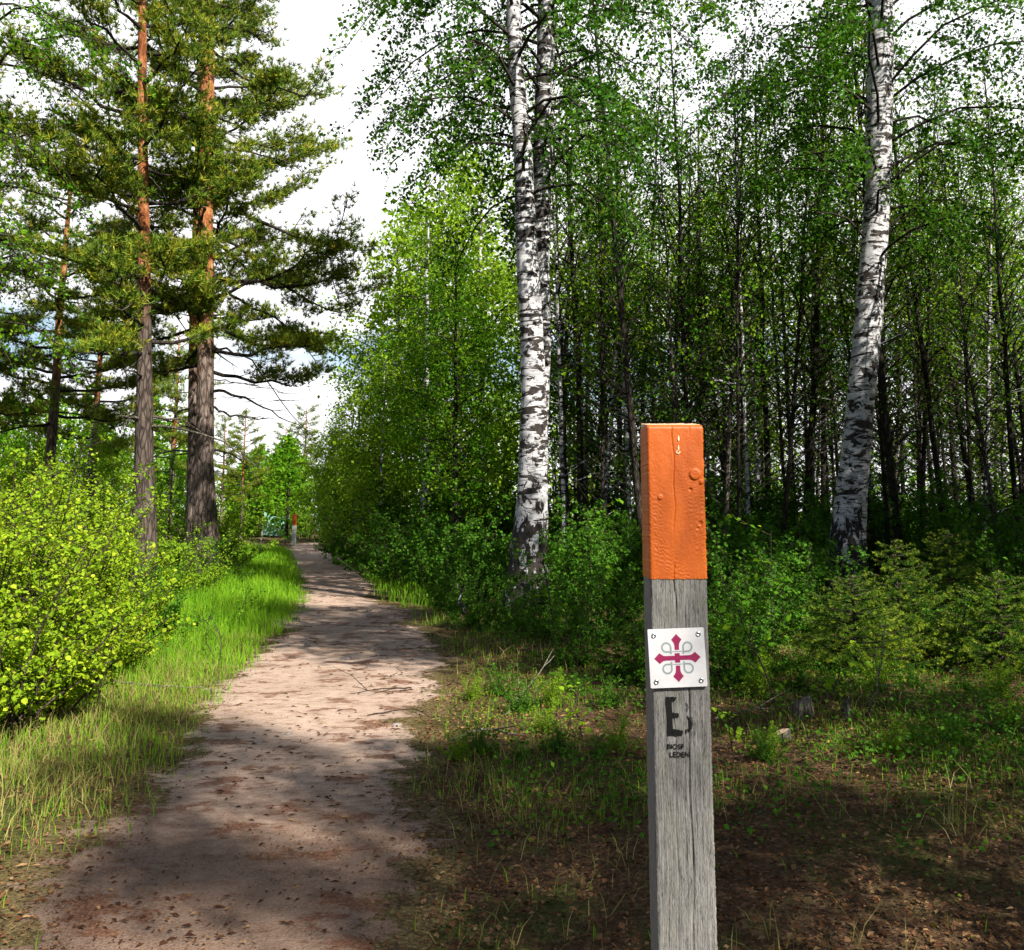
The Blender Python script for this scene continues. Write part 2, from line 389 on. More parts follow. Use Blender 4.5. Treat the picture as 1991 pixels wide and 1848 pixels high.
# ------------------------------------------------------------------ grass and floor stuff
def infront(x, y, m=1.15): return (np.abs(x) < (.54 * y + .4) * m)
def blades(b, x, y, h, w, rng, mat=0, lean=.35, tone=None):
    n = len(x); z = height(x, y) - .01
    base = np.stack([x, y, z], 1); a = rng.uniform(0, TAU, n); sd = np.stack([np.cos(a), np.sin(a), 0 * a], 1)
    a2 = rng.uniform(0, TAU, n); ln = np.stack([np.cos(a2), np.sin(a2), 0 * a2], 1) * (np.abs(rng.normal(0, lean, n)) * h)[:, None]
    up = np.array([0, 0, 1.]) * h[:, None]; w = w[:, None] if np.ndim(w) else w
    v = np.stack([base - sd * w / 2, base + sd * w / 2, base + up * .55 + ln * .3 + sd * w * .4, base + up * .55 + ln * .3 - sd * w * .4, base + up * .95 + ln], 1)
    k = np.arange(n)[:, None] * 5
    if tone is None: tone = np.clip(rng.normal(.5, .2, n), 0, 1)
    b.add(v.reshape(-1, 3), k + np.array([0, 1, 2, 3]), mat, tone)
    b.v.append(np.zeros((0, 3), np.float32))
    b.f.append((k + np.array([3, 2, 4]) + b.n - n * 5, mat, tone.astype(np.float32), False))
rng = np.random.default_rng(11)
def scatter(n, y0, y1, side, dens, p=1.0):
    """points with more of them near the camera; dens(x,y) in 0..1 keeps"""
    y = y0 + (y1 - y0) * rng.random(n) ** p
    x = rng.uniform(-1, 1, n) * (.56 * y + .6)
    k = (rng.random(n) < dens(x, y))
    x = x[k]; y = y[k]
    if side: 
        l, r = path_edges(y); c = (l + r) / 2; k = (x < c) if side == 'L' else (x > c); x = x[k]; y = y[k]
    return x, y
b = Buf()
# left verge: lush in the middle distance, thinner and drier near
def dl(x, y):
    q = pathdist(x, y); lush = np.clip((y - 4.5) / 5, .55, 1)
    return np.clip((q + .12 + .15 * vnoise(x, y, .5, 3)) / .3, 0, 1) * lush * np.clip((y - 4.4 + .9 * vnoise(x, y, .8, 8)) / 1.4, .06, 1)
x, y = scatter(330000, 3, 40, 'L', dl, 1.35)
hh = (.085 + .16 * np.clip((y - 7) / 6, 0, 1) * np.clip(pathdist(x, y) / .8 + .25, 0, 1)) * rng.uniform(.5, 1.5, len(x))
blades(b, x, y, hh, np.maximum(.0045, y * .00065), rng, 0)
x, y = scatter(120000, 3, 12, 'L', lambda x, y: np.clip(pathdist(x, y) / .5, 0, 1) * np.clip(.6 + .5 * vnoise(x, y, .7, 12), .15, 1) * np.clip((y - 4) / 2, .1, 1), 1.1)
blades(b, x, y, .10 * rng.uniform(.4, 1.7, len(x)), np.maximum(.004, y * .0006), rng, 1, .8)
# right verge
def dr(x, y):
    q = pathdist(x, y); far = np.clip((y - 13) / 6, 0, 1)
    patch = np.clip(.5 + 1.1 * vnoise(x, y, .8, 21), 0, 1)
    near = patch * np.clip((y - 4.4) / 1.5, .06, 1) * .55
    return np.clip((q + .10 + .2 * vnoise(x, y, .4, 5)) / .35, 0, 1) * (far * .9 + (1 - far) * near)
x, y = scatter(190000, 3, 40, 'R', dr, 1.25)
hh = (.055 + .10 * np.clip((y - 10) / 8, 0, 1)) * rng.uniform(.5, 1.8, len(x))
blades(b, x, y, hh, np.maximum(.0045, y * .0006), rng, 0)
x, y = scatter(40000, 3, 14, 'R', lambda x, y: np.clip(pathdist(x, y) / .5, 0, 1) * np.clip(.15 + .6 * vnoise(x, y, .9, 33), .0, 1), 1.2)
blades(b, x, y, .10 * rng.uniform(.4, 1.8, len(x)), np.maximum(.004, y * .0006), rng, 1, .9)
tag(b.build('grass', [M['grass'], M['grass_dry']]), 'green and straw coloured grass on both verges of the path', 'grass', kind='stuff')
# grass tussocks
# litter
b = Buf()
def dlit(x, y):
    q = pathdist(x, y); inn = q < 0
    return np.where(inn, np.clip(-.12 + .55 * vnoise(x, y, .45, 41) + .3 * vnoise(x, y, .13, 43) + .5 * np.clip((5.5 - y) / 2, 0, 1) + .8 * np.clip(1 + q / .3, 0, 1), 0, 1), np.where(x > -1, .8, .5))
x, y = scatter(170000, 2.2, 16, None, dlit, 1.3)
pos = np.stack([x, y, height(x, y) + .012 + rng.uniform(0, .012, len(x))], 1)
s = np.where(pathdist(x, y) < 0, .011, .017) * rng.choice([.5, .8, 1.0, 1.5], len(x))
leaves(b, pos, s, rng, 0, 'rhomb', up=1.4, axis=np.zeros(3))
# twigs and needles lying about
x, y = scatter(26000, 2.2, 24, None, lambda x, y: np.where(pathdist(x, y) < 0, .15 + .55 * vnoise(x, y, .6, 51), .35), 1.2)
n_ = len(x); a = rng.normal(0, .7, n_); L = rng.uniform(.02, .09, n_) * np.clip(y / 8, .6, 1.6)
d3 = np.stack([np.cos(a), np.sin(a), rng.normal(0, .1, n_)], 1); sd = np.stack([-np.sin(a), np.cos(a), 0 * a], 1)
p0 = np.stack([x, y, height(x, y) + .02], 1); w = rng.uniform(.002, .005, n_)[:, None] * np.clip(y / 6, 1, 2)[:, None]
v = np.stack([p0 - sd * w, p0 + d3 * L[:, None] * .5 + sd * w * 1.5 + np.array([0, 0, .006]), p0 + d3 * L[:, None], p0 + d3 * L[:, None] * .5 - sd * w], 1).reshape(-1, 3)
b.add(v, np.arange(n_)[:, None] * 4 + np.arange(4), 0, rng.choice([0., .1, .2, .95], n_, p=[.4, .3, .18, .12]))
tag(b.build('leaf_litter', [M['litter']]), 'brown dead leaves, needles and bits of twig strewn over the ground', 'litter', kind='stuff')
# low ground cover: moss tufts and bilberry-like sprigs
b = Buf()
def dgc(x, y): return np.clip((pathdist(x, y) - .25) / .7, 0, 1) * np.clip(.5 + 1.0 * vnoise(x, y, 1.1, 61), 0, 1) * np.clip((y - 4.2) / 2.5, .05, 1)
x, y = scatter(26000, 3, 34, None, dgc, 1.6)
k = ~((x < -1) & (y < 9)); x = x[k]; y = y[k]
m_ = 11
xx = np.repeat(x, m_) + rng.normal(0, .07, len(x) * m_); yy = np.repeat(y, m_) + rng.normal(0, .07, len(x) * m_)
zz = height(xx, yy) + rng.uniform(.01, .16, len(xx)) * np.repeat(rng.uniform(.4, 1.5, len(x)), m_)
leaves(b, np.stack([xx, yy, zz], 1), np.maximum(.028, yy * .0028), rng, 0, 'rhomb', up=.8)
x, y = scatter(120000, 3, 14, 'R', lambda x, y: np.clip((pathdist(x, y) - .1) / .5, 0, 1) * np.clip(.2 + 1.0 * vnoise(x, y, .7, 71), 0, 1) * np.clip((y - 4) / 2.5, .03, 1), 1.3)
leaves(b, np.stack([x, y, height(x, y) + rng.uniform(0, .035, len(x))], 1), .022, rng, 1, 'rhomb', up=.6)
tag(b.build('ground_cover', [M['leaf_under'], M['moss']]), 'low leafy sprigs and moss covering the forest floor', 'ground cover', kind='stuff')

# ------------------------------------------------------------------ trees
def spline(keys, n):
    k = np.array(keys, float); t = np.linspace(0, len(k) - 1, n)
    i = np.clip(t.astype(int), 0, len(k) - 2); f = (t - i)[:, None]
    p0 = k[np.clip(i - 1, 0, None)]; p1 = k[i]; p2 = k[i + 1]; p3 = k[np.clip(i + 2, None, len(k) - 1)]
    return .5 * (2 * p1 + (p2 - p0) * f + (2 * p0 - 5 * p1 + 4 * p2 - p3) * f ** 2 + (3 * p1 - p0 - 3 * p2 + p3) * f ** 3)
def trunk_line(rng, H, r0, wob=.12, n=14, bend=(0, 0)):
    z = np.linspace(-.15, H, n); t = np.clip(z / H, 0, 1)
    x = np.cumsum(rng.normal(0, wob / n, n)) * 2 + bend[0] * t ** 1.6; y = np.cumsum(rng.normal(0, wob / n, n)) * 2 + bend[1] * t ** 1.6
    x -= x[0]; y -= y[0]
    r = r0 * (1 - t * .9) ** .75; r = np.maximum(r, .012); r[0] *= 1.25
    return np.stack([x, y, z], 1), r
def at(pts, rad, z):
    zz = pts[:, 2]; return np.array([np.interp(z, zz, pts[:, 0]), np.interp(z, zz, pts[:, 1]), z]), float(np.interp(z, zz, rad))

def broadleaf(name, seed, H, r0, cb, Rc, n1, per, lsize, bark, leaf, line=None, droop=.5, rise=.9, twigs=True, shape='rhomb', scat=.11, dead=0, sides=8, sub=4.0, cull=None, prof=None, top=.97, dens=1.0):
    rng = np.random.default_rng(seed)
    root = empty(name, (0, 0, 0))
    pts, rad = line if line is not None else trunk_line(rng, H, r0)
    bt = Buf(); tube(bt, pts, rad, sides, 0, rough=.03, rng=rng)
    bc = Buf(); LP = []; TT = []
    az = rng.uniform(0, TAU)
    for i in range(n1):
        t = (i + rng.random()) / n1; z = H * (cb + (top - cb) * t); az += 2.4 + rng.normal(0, .4)
        p, r = at(pts, rad, z)
        pr = prof(t) if prof else (math.sin(math.pi * min(1, (t * .85 + .18))) ** .6)
        L = max(.35, Rc * pr * rng.uniform(.6, 1.15))
        h = np.array([math.cos(az), math.sin(az), 0]); k = 7; q = np.linspace(0, 1, k)
        rs = rise * rng.uniform(.6, 1.3)
        bp = p + h * (L * q)[:, None] + np.array([0, 0, 1]) * (L * (rs * q - droop * 1.2 * q ** 2.2))[:, None] + rng.normal(0, .035 * L, (k, 3)) * q[:, None]
        tube(bt, bp, np.linspace(min(.26 * r + .007, .030), .004, k), 5, 1)
        ns = max(3, int(L * sub))
        for j in range(ns):
            s = .15 + .85 * (j + rng.random()) / ns
            c = np.array([np.interp(s, q, bp[:, m]) for m in range(3)])
            a2 = az + rng.choice([-1, 1]) * rng.uniform(.3, 1.3); l2 = (.25 + .42 * L * (1.1 - s)) * rng.uniform(.6, 1.3)
            h2 = np.array([math.cos(a2), math.sin(a2), 0]); w = np.linspace(0, 1, 5)
            sp = c + h2 * (l2 * w)[:, None] + np.array([0, 0, 1]) * (l2 * (.35 * w - (droop * 1.5) * w ** 1.8))[:, None] + rng.normal(0, .03, (5, 3)) * w[:, None]
            if cull and cull(sp[-1]): continue
            if twigs: tube(bc, sp, np.linspace(.008, .003, 5), 3, 1)
            m = max(2, int(per * (l2 + .2) * dens * rng.uniform(.4, 1.5)))
            ww = rng.uniform(.12, 1.05, m)
            q5 = np.stack([np.interp(ww, w, sp[:, mm]) for mm in range(3)], 1)
            LP.append(q5 + rng.normal(0, scat, (m, 3)) * np.array([1, 1, 1.1]) - np.array([0, 0, .04])); TT.append(np.clip(rng.normal(rng.normal(.48, .2), .16, m), 0, 1))
    for i in range(dead):
        z = H * rng.uniform(.12, cb + .15); p, r = at(pts, rad, z); a = rng.uniform(0, TAU); L = rng.uniform(.3, 1.3)
        h = np.array([math.cos(a), math.sin(a), rng.uniform(.1, .9)]); q = np.linspace(0, 1, 4)[:, None]
        tube(bt, p + h * L * q + rng.normal(0, .04, (4, 3)) * q, np.linspace(.012, .004, 4), 3, 0)
    if LP: leaves(bc, np.concatenate(LP), lsize, rng, 0, shape, up=.35, tone=np.concatenate(TT))
    bt.build('trunk', [bark, M['bark_dark']], root); bc.build('crown', [leaf, M['twig']], root)
    return root

def pine(name, seed, H, r0, cb, Lf, n1, line=None, dead=10, tuft=.125, per=13, dens=1.0, sides=12, needle=None, fork=None, extra=None, bark=None):
    rng = np.random.default_rng(seed); root = empty(name, (0, 0, 0))
    pts, rad = line if line is not None else trunk_line(rng, H, r0, .1, 18)
    bt = Buf(); tube(bt, pts, rad, sides, 0, rough=.035, rng=rng)
    bc = Buf(); NP = []; ND = []; az = rng.uniform(0, TAU)
    for i in range(n1):
        t = (i + rng.random()) / n1; z = H * (cb + (.99 - cb) * t); az += 2.4 + rng.normal(0, .5)
        p, r = at(pts, rad, z); L = Lf(z, az) * rng.uniform(.65, 1.1)
        h = np.array([math.cos(az), math.sin(az), 0]); k = 8; q = np.linspace(0, 1, k)
        sl = rng.uniform(-.42, .12) + .55 * t; bow = rng.uniform(.05, .35)
        bp = p + h * (L * q)[:, None] + np.array([0, 0, 1]) * (L * (sl * q + bow * q ** 2.5))[:, None] + rng.normal(0, .045 * L, (k, 3)) * q[:, None]
        tube(bt, bp, np.linspace(min(.4 * r + .01, .045), .01, k), 6, 2)
        ns = max(4, int(L * 6.5 * dens))
        for j in range(ns):
            s = .28 + .72 * (j + rng.random()) / ns
            c = np.array([np.interp(s, q, bp[:, m]) for m in range(3)])
            a2 = az + rng.choice([-1, 1]) * rng.uniform(.2, 1.2); l2 = (.3 + .35 * L * (1.1 - s)) * rng.uniform(.6, 1.25)
            h2 = np.array([math.cos(a2), math.sin(a2), 0]); w = np.linspace(0, 1, 4)
            sp = c + h2 * (l2 * w)[:, None] + np.array([0, 0, 1]) * (l2 * (.05 * w + .35 * w ** 2))[:, None]
            tube(bc, sp, np.linspace(.012, .005, 4), 3, 1)
            m = max(6, int(l2 * 32)); ww = rng.uniform(.3, 1.05, m)
            q5 = np.stack([np.interp(ww, w, sp[:, mm]) for mm in range(3)], 1) + rng.normal(0, 1, (m, 3)) * np.array([.12, .12, .06])
            NP.append(q5); ND.append(np.tile(h2 * .5 + np.array([0, 0, .75]), (m, 1)))
    for i in range(dead):
        z = H * rng.uniform(.16, cb + .35); p, r = at(pts, rad, z); a = rng.uniform(0, TAU); L = rng.uniform(.6, 2.6)
        h = np.array([math.cos(a), math.sin(a), 0]); q = np.linspace(0, 1, 7)
        bp = p + h * (L * q)[:, None] + np.array([0, 0, 1]) * (L * (.1 * q - rng.uniform(.1, .5) * q ** 2))[:, None] + rng.normal(0, .03 * L, (7, 3)) * q[:, None]
        tube(bt, bp, np.linspace(.03, .007, 7), 5, 1)
        for j in range(3):
            s = rng.uniform(.4, .95); c = np.array([np.interp(s, q, bp[:, m]) for m in range(3)])
            tube(bt, np.array([c, c + rng.normal(0, .12, 3), c + rng.normal(0, .25, 3)]), [.01, .008, .004], 3, 1)
    for ks, r1, leafy in (extra or []):
        bp = spline(ks, 14); bp[1:] += rng.normal(0, .02, (13, 3)); tube(bt, bp, np.linspace(r1, .006, 14), 6, 1 if not leafy else 2)
        for j in range(12):
            i0 = int(rng.integers(4, 13)); a2 = rng.uniform(0, TAU); l2 = rng.uniform(.2, .7); h2 = np.array([math.cos(a2), math.sin(a2) * .6, 0]); w = np.linspace(0, 1, 4)
            sp = bp[i0] + h2 * (l2 * w)[:, None] + np.array([0, 0, 1]) * (l2 * (-.25 * w + .3 * w ** 2))[:, None]
            tube(bt, sp, np.linspace(.010, .004, 4), 3, 1 if not leafy else 2)
            if leafy:
                m = int(l2 * 34) + 4; ww = rng.uniform(.2, 1.05, m)
                NP.append(np.stack([np.interp(ww, w, sp[:, mm]) for mm in range(3)], 1) + rng.normal(0, 1, (m, 3)) * np.array([.11, .11, .06])); ND.append(np.tile(h2 * .5 + np.array([0, 0, .75]), (m, 1)))
    if fork:
        for ks, rs in fork:
            fl = spline(ks, 10); tube(bt, fl, np.linspace(rs[0], rs[1], 10), 9, 0, rough=.04, rng=rng)
    NP = np.concatenate(NP); ND = np.concatenate(ND)
    needles(bc, NP, ND, tuft, rng, 0, per, .7, .15)
    bt.build('trunk', [bark or M['bark_pine'], M['bark_grey'], M['bark_dark']], root); bc.build('crown', [needle or M['needle_pine'], M['twig']], root)
    return root

def hero_line(keys, d, H, tipshift=(0, 0)):
    """keys: photo row, left edge, right edge of the trunk; the trunk stands at distance d"""
    P3 = []; rr = []
    for row, l, r in keys:
        a = P(l, row, d); c = P(r, row, d); P3.append(((a.x + c.x) / 2, 0, a.z)); rr.append((c.x - a.x) / 2)
    P3.sort(key=lambda p: p[2])
    rr = sorted(zip([P((l + r) / 2, row, d).z for row, l, r in keys], [(P(r, row, d).x - P(l, row, d).x) / 2 for row, l, r in keys]))
    P3 = np.array(P3); r_ = np.array([q[1] for q in rr])
    zs = np.concatenate([np.linspace(-.15, P3[-1, 2], 34), np.linspace(P3[-1, 2], H, 10)[1:]])
    slope = (P3[-1, 0] - P3[-2, 0]) / (P3[-1, 2] - P3[-2, 2])
    x = np.interp(zs, P3[:, 2], P3[:, 0]); up = zs > P3[-1, 2]
    x[up] = P3[-1, 0] + slope * (zs[up] - P3[-1, 2]) * .6
    xs_ = x.copy(); xs_[1:-1] = (x[:-2] + 2 * x[1:-1] + x[2:]) / 4; x = xs_
    r = np.interp(zs, P3[:, 2], r_); r[up] = np.linspace(r_[-1], .02, up.sum() + 1)[1:]
    bx = x[0]
    return (np.stack([x - bx, 0 * zs, zs], 1), r), bx
def place(o, x, y, rz=0):
    o.location = (x, y, float(height(np.array(x), np.array(y))) - .02); o.rotation_euler = (0, 0, rz); return o

# --- twin birch in the middle
ln, bx = hero_line([(0, 985, 1011), (150, 987, 1018), (300, 1000, 1035), (480, 1002, 1044), (650, 1011, 1056), (800, 1013, 1063), (900, 1010, 1066), (1000, 1002, 1064), (1070, 995, 1066), (1130, 984, 1068), (1198, 975, 1074)], 14, 15.5)
o = broadleaf('birch_tree', 3, 15.5, .2, .40, 3.0, 54, 82, .070, M['birch'], M['leaf_birch'], ln, .8, .7, sides=20, dead=3, scat=.075, cull=lambda q: q[1] < .15 and abs(q[0] + .02 * q[2]) < .62)
place(o, bx, 14); tag(o, 'thick white birch trunk with black cracked base, in front of its twin', 'tree', 'big white birches')
ln, bx = hero_line([(0, 1046, 1078), (100, 1044, 1078), (250, 1038, 1078), (400, 1034, 1072), (520, 1040, 1068), (650, 1042, 1072), (900, 1034, 1064), (1198, 1030, 1064)], 14.7, 15.0)
o = broadleaf('birch_tree', 4, 15.0, .2, .42, 3.0, 48, 76, .070, M['birch_b'], M['leaf_birch'], ln, .8, .7, sides=18, dead=3, scat=.075, cull=lambda q: q[1] < .15 and abs(q[0] - .02 * q[2]) < .75)
place(o, bx, 14.7); tag(o, 'dark banded birch trunk half hidden behind the thick white birch, leaning right', 'tree', 'big white birches')
# --- right birch
ln, bx = hero_line([(0, 1690, 1736), (200, 1686, 1736), (400, 1684, 1730), (600, 1666, 1718), (800, 1648, 1700), (900, 1636, 1690), (1000, 1622, 1684), (1085, 1612, 1684), (1180, 1604, 1686)], 16, 15.5)
o = broadleaf('birch_tree', 5, 15.5, .2, .36, 3.8, 60, 78, .074, M['birch_c'], M['leaf_birch'], ln, .7, .8, sides=20, dead=4, scat=.075, cull=lambda q: q[1] < .1 and abs(q[0] - .065 * q[2]) < .62)
place(o, bx, 16); tag(o, 'leaning white birch with wide black bands, behind the young spruce right of the post', 'tree', 'big white birches')

# --- pines
def LfB(z, a):
    base = np.interp(z, [4, 6, 8, 11, 16], [2.2, 3.5, 3.1, 2.5, 1.0]); return base * (1 + .28 * math.cos(a))
ln, bx = hero_line([(0, 392, 414), (150, 390, 416), (400, 388, 414), (600, 386, 415), (800, 382, 415), (900, 381, 415), (1000, 372, 420), (1130, 364, 426)], 20, 16)
fx = bx
def loc(pts, d, bx): return [(P(x, y, d).x - bx, k * .25, P(x, y, d).z) for k, (x, y) in enumerate(pts)]
EXB = [(loc([(412, 680), (450, 690), (480, 705), (520, 770), (600, 862)], 20, bx), .028, False), (loc([(412, 768), (460, 775), (510, 800), (575, 836)], 20, bx), .035, False),
 (loc([(412, 745), (470, 750), (540, 765)], 20, bx), .014, False), (loc([(412, 800), (450, 812), (520, 818)], 20, bx), .03, False),
 (loc([(412, 560), (470, 590), (560, 640), (650, 690)], 20, bx), .04, True), (loc([(412, 455), (460, 480), (540, 550), (640, 600), (700, 560)], 20, bx), .045, True), (loc([(412, 380), (520, 440), (640, 470), (735, 475)], 20, bx), .05, True), (loc([(412, 440), (450, 445), (500, 480), (545, 520)], 20, bx), .018, False)]
o = pine('pine_tree', 21, 16, .2, .27, LfB, 54, ln, 14, sides=18, fork=[([(-.28, -.02, -.1), (-.24, -.04, 1.3), (-.24, -.02, 2.2), (-.1, 0, 3.3)], (.2, .08)), ([(-.1, -.2, -.1), (-.02, -.2, 1.0), (0, -.05, 2.0)], (.13, .1))], extra=EXB)
place(o, bx, 20); tag(o, 'tall pine with orange upper bark and swollen side root, nearest the path', 'tree', 'pines left of the path')
def LfA(z, a): return float(np.interp(z, [4, 6, 9, 12, 15], [1.8, 2.4, 2.2, 1.7, .8])) * (1 - .2 * math.cos(a))
ln, bx = hero_line([(0, 269, 283), (160, 267, 284), (400, 267, 288), (600, 267, 292), (800, 264, 295), (950, 260, 298), (1030, 256, 302), (1160, 250, 308)], 17, 14.5)
o = pine('pine_tree', 22, 14.5, .2, .28, LfA, 46, ln, 12, sides=16, bark=M['bark_pine_shaded'])
place(o, bx, 17); tag(o, 'dark trunked pine rising behind the bright leafy bushes', 'tree', 'pines left of the path')
ln, bx = hero_line([(0, 388, 402), (400, 376, 394), (600, 368, 390), (800, 366, 388), (1000, 362, 390), (1120, 360, 392)], 22.5, 15)
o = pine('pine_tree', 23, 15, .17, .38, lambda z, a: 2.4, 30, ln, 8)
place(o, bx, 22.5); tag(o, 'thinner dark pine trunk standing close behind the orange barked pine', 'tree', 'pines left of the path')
pB = pine('pine_tree', 24, 11.5, .16, .32, lambda z, a: float(np.interp(z, [3.5, 6, 11.5], [2.4, 2.4, .7])), 38, None, 7)
place(pB, X(92, 25), 25); tag(pB, 'bushy pine with yellow green needles at the left edge of the picture', 'tree', 'pines left of the path')
for px, d, s, rz, lb in ((-150, 21, 1.05, 2.0, 'pine cut off by the left edge, in front of the bushy pine'), (175, 31, .92, 1.0, 'distant pine seen between the bushy pine and the dark trunked pine'), (430, 58, .62, 3.0, 'distant pine beside the orange barked pine, left of the reddish trunk'), (470, 52, .60, .4, 'distant pine with reddish trunk beside the white box on a pole'), (590, 68, .78, 5.0, 'farthest pine, standing right behind the distant marker post'), (497, 62, .5, 4.0, 'shortest dark distant pine, right of the reddish trunk'), (330, 40, .8, 2.6, 'distant pine glimpsed between the dark trunked pine and the orange barked pine'), (550, 74, .72, 1.6, 'small far pine rising over the netting')):
    o = copy_tree(pB, (0, 0, 0), rz, s); place(o, X(px, d), d, rz); tag(o, lb, 'tree', 'pines left of the path')

# --- generic deciduous kinds
lightA = broadleaf('young_birch_tree', 31, 8.5, .08, .12, 1.9, 46, 62, .095, M['birch_thin'], M['leaf_light'], None, .35, .9, scat=.15)
lightB = broadleaf('young_birch_tree', 32, 7.0, .07, .08, 1.9, 44, 66, .095, M['birch_thin'], M['leaf_light'], None, .35, .9, scat=.16)
midA = broadleaf('deciduous_tree', 33, 10.0, .10, .15, 2.3, 54, 62, .095, M['bark_dark'], M['leaf_green'], None, .45, .9, scat=.16)
sparse = broadleaf('slender_tree', 34, 11.5, .07, .22, 1.7, 46, 12, .05, M['bark_grey'], M['leaf_light'], None, .15, 1.3, scat=.1, sub=5)
def put(proto, used, px, d, s, rz, label, cat, group, tilt=(0, 0)):
    if id(proto) in used: o = copy_tree(proto, (0, 0, 0), rz, s, tilt)
    else:
        used[id(proto)] = 1; o = proto; o.scale = (s, s, s) if not isinstance(s, tuple) else s
    place(o, X(px, d), d, rz); o.rotation_euler = (tilt[0], tilt[1], rz)
    tag(o, label, cat, group); return o
used = {}
TREES = [
 (lightB, 650, 33, .66, 0, 'low bushy green tree overhanging the far right side of the path'),
 (lightA, 690, 30, .80, 1, 'light green tree right of the path, its crown against the open sky gap'),
 (lightB, 740, 25, .80, 2, 'dense green tree on the right of the path, left of the thin white birch'),
 (lightB, 655, 42, .85, 3, 'pale green tree behind the far bend of the path'),
 (lightA, 775, 30, 1.28, 4, 'yellow green birch with pale crown below the feathery treetops'),
 (midA, 885, 22, .78, 5, 'dark leafy tree between the thin white birch and the twin birch'),
 (lightB, 935, 29, 1.8, 0.5, 'light green tree behind the twin birch, on its left'),
 (sparse, 735, 36, .98, 1.5, 'feathery thin tree with few leaves, leftmost against the white sky'),
 (sparse, 790, 34, 1.1, 2.5, 'feathery thin tree with few leaves beside the leftmost one'),
 (sparse, 850, 30, 1.08, 3.5, 'feathery thin tree with few leaves nearest the twin birch'),
 (lightA, 845, 27, 1.3, 1.2, 'light green birch standing before the feathery trees, left of twin birch'),
 (lightA, 890, 36, 1.95, 2.2, 'tall pale birch rising behind the feathery trees'),
 (lightA, 165, 28, .52, .3, 'bright green young birch behind the bushes at left'),
 (lightB, 215, 33, .62, 1.3, 'bright green young tree just left of the dark trunked pine'),
 (lightB, 45, 26, .52, 4.3, 'bright young tree near the left edge behind the bushes'),
 (midA, 330, 29, .33, 2.3, 'small dark green tree between the two big pine trunks'),
 (lightA, 590, 60, .55, 3.3, 'yellow green sapling tree beyond the far marker post'),
 (lightB, 540, 57, .55, 5.3, 'yellow green sapling tree behind the netting'),
 (midA, 640, 50, .48, 1.1, 'dark tree shading the bend of the path'),
 (lightA, 1480, 30, 1.30, 4.4, 'tall yellow green tree rising above the thicket left of the leaning birch'),
 (lightA, 1360, 34, 1.62, 1.4, 'tall light green tree crown above the orange post'),
 (lightB, 1960, 27, 1.45, 2.4, 'light green tree at the right edge of the picture'),
 (midA, 1180, 24, .98, 5.4, 'dense green tree crown between the twin birch and the orange post'),
]
for pr, px, d, s, rz, lb in TREES: put(pr, used, px, d, s, rz, lb, 'tree', 'leafy trees')
# thin white birch right of path
o = put(broadleaf('birch_tree', 35, 9, .11, .35, 1.6, 30, 36, .07, M['birch_c'], M['leaf_green'], None, .6, .7, sides=10), used, 822, 24, 1.0, 0, 'thin white birch trunk among green leaves right of the path', 'tree', 'leafy trees')
# birch left of frame with hanging leafy boughs
o = broadleaf('birch_tree', 36, 13, .19, .3, 3.7, 40, 30, .07, M['birch'], M['leaf_green'], None, .75, .7, sides=14, scat=.075)
place(o, -9.4, 15.5); tag(o, 'leafy birch at the left edge hanging green boughs before the pines', 'tree', 'big white birches')

# --- the slim thicket
slim = []
for k in range(5):
    slim.append(broadleaf('slim_tree', 50 + k, [11, 12, 10.5, 12.5, 11.5][k], [.055, .07, .05, .08, .06][k], [.26, .36, .22, .30, .40][k], 1.35, 40, 19, .080, [M['bark_dark'], M['bark_dark'], M['bark_grey'], M['bark_dark'], M['birch_thin']][k], M['leaf_light'] if k in (1, 3, 4) else M['leaf_green'] if k != 2 else M['leaf_birch'], None, .3, 1.3, dead=44, sides=7, sub=3.6, scat=.10))
rs = random.Random(5); spots = []
ORD = 'first second third fourth fifth sixth seventh eighth ninth tenth eleventh twelfth thirteenth fourteenth fifteenth sixteenth seventeenth eighteenth nineteenth twentieth'.split()
rows = [('front', 17.5, 21, 32), ('middle', 21.5, 26, 40), ('rear', 27, 36, 42)]
for rn, d0, d1, cnt in rows:
    for i in range(cnt):
        px = 1080 + (2040 - 1080) * (i + rs.uniform(.1, .9)) / cnt; d = rs.uniform(d0, d1)
        spots.append((rn, px, d))
zones = [('between twin birch and post', 0, 1250), ('right behind the orange post', 1250, 1375), ('between post and leaning birch', 1375, 1620), ('right of the leaning birch', 1620, 9999)]
cnts = {}
for rn, px, d in sorted(spots, key=lambda q: (q[0], q[1])):
    if rn == 'front' and (1600 < px < 1700 or 1260 < px < 1300): px += 70
    z = [zz for zz in zones if zz[1] <= px < zz[2]][0]
    cnts.setdefault((rn, z[0]), []).append((px, d))
for (rn, zn), lst in cnts.items():
    for i, (px, d) in enumerate(sorted(lst)):
        k = rs.randrange(5); wv = rs.uniform(.72, 1.2)
        lb = 'slim %s trunk, %s row of thicket, %s from left %s' % ('pale' if k == 4 else ('grey' if k == 2 else 'dark'), rn, ORD[i], zn)
        put(slim[k], used, px, d, (wv, wv, rs.uniform(.85, 1.12)), rs.uniform(0, 6.2), lb, 'tree', 'slim trees of the thicket', (rs.gauss(0, .04), rs.gauss(0, .06)))

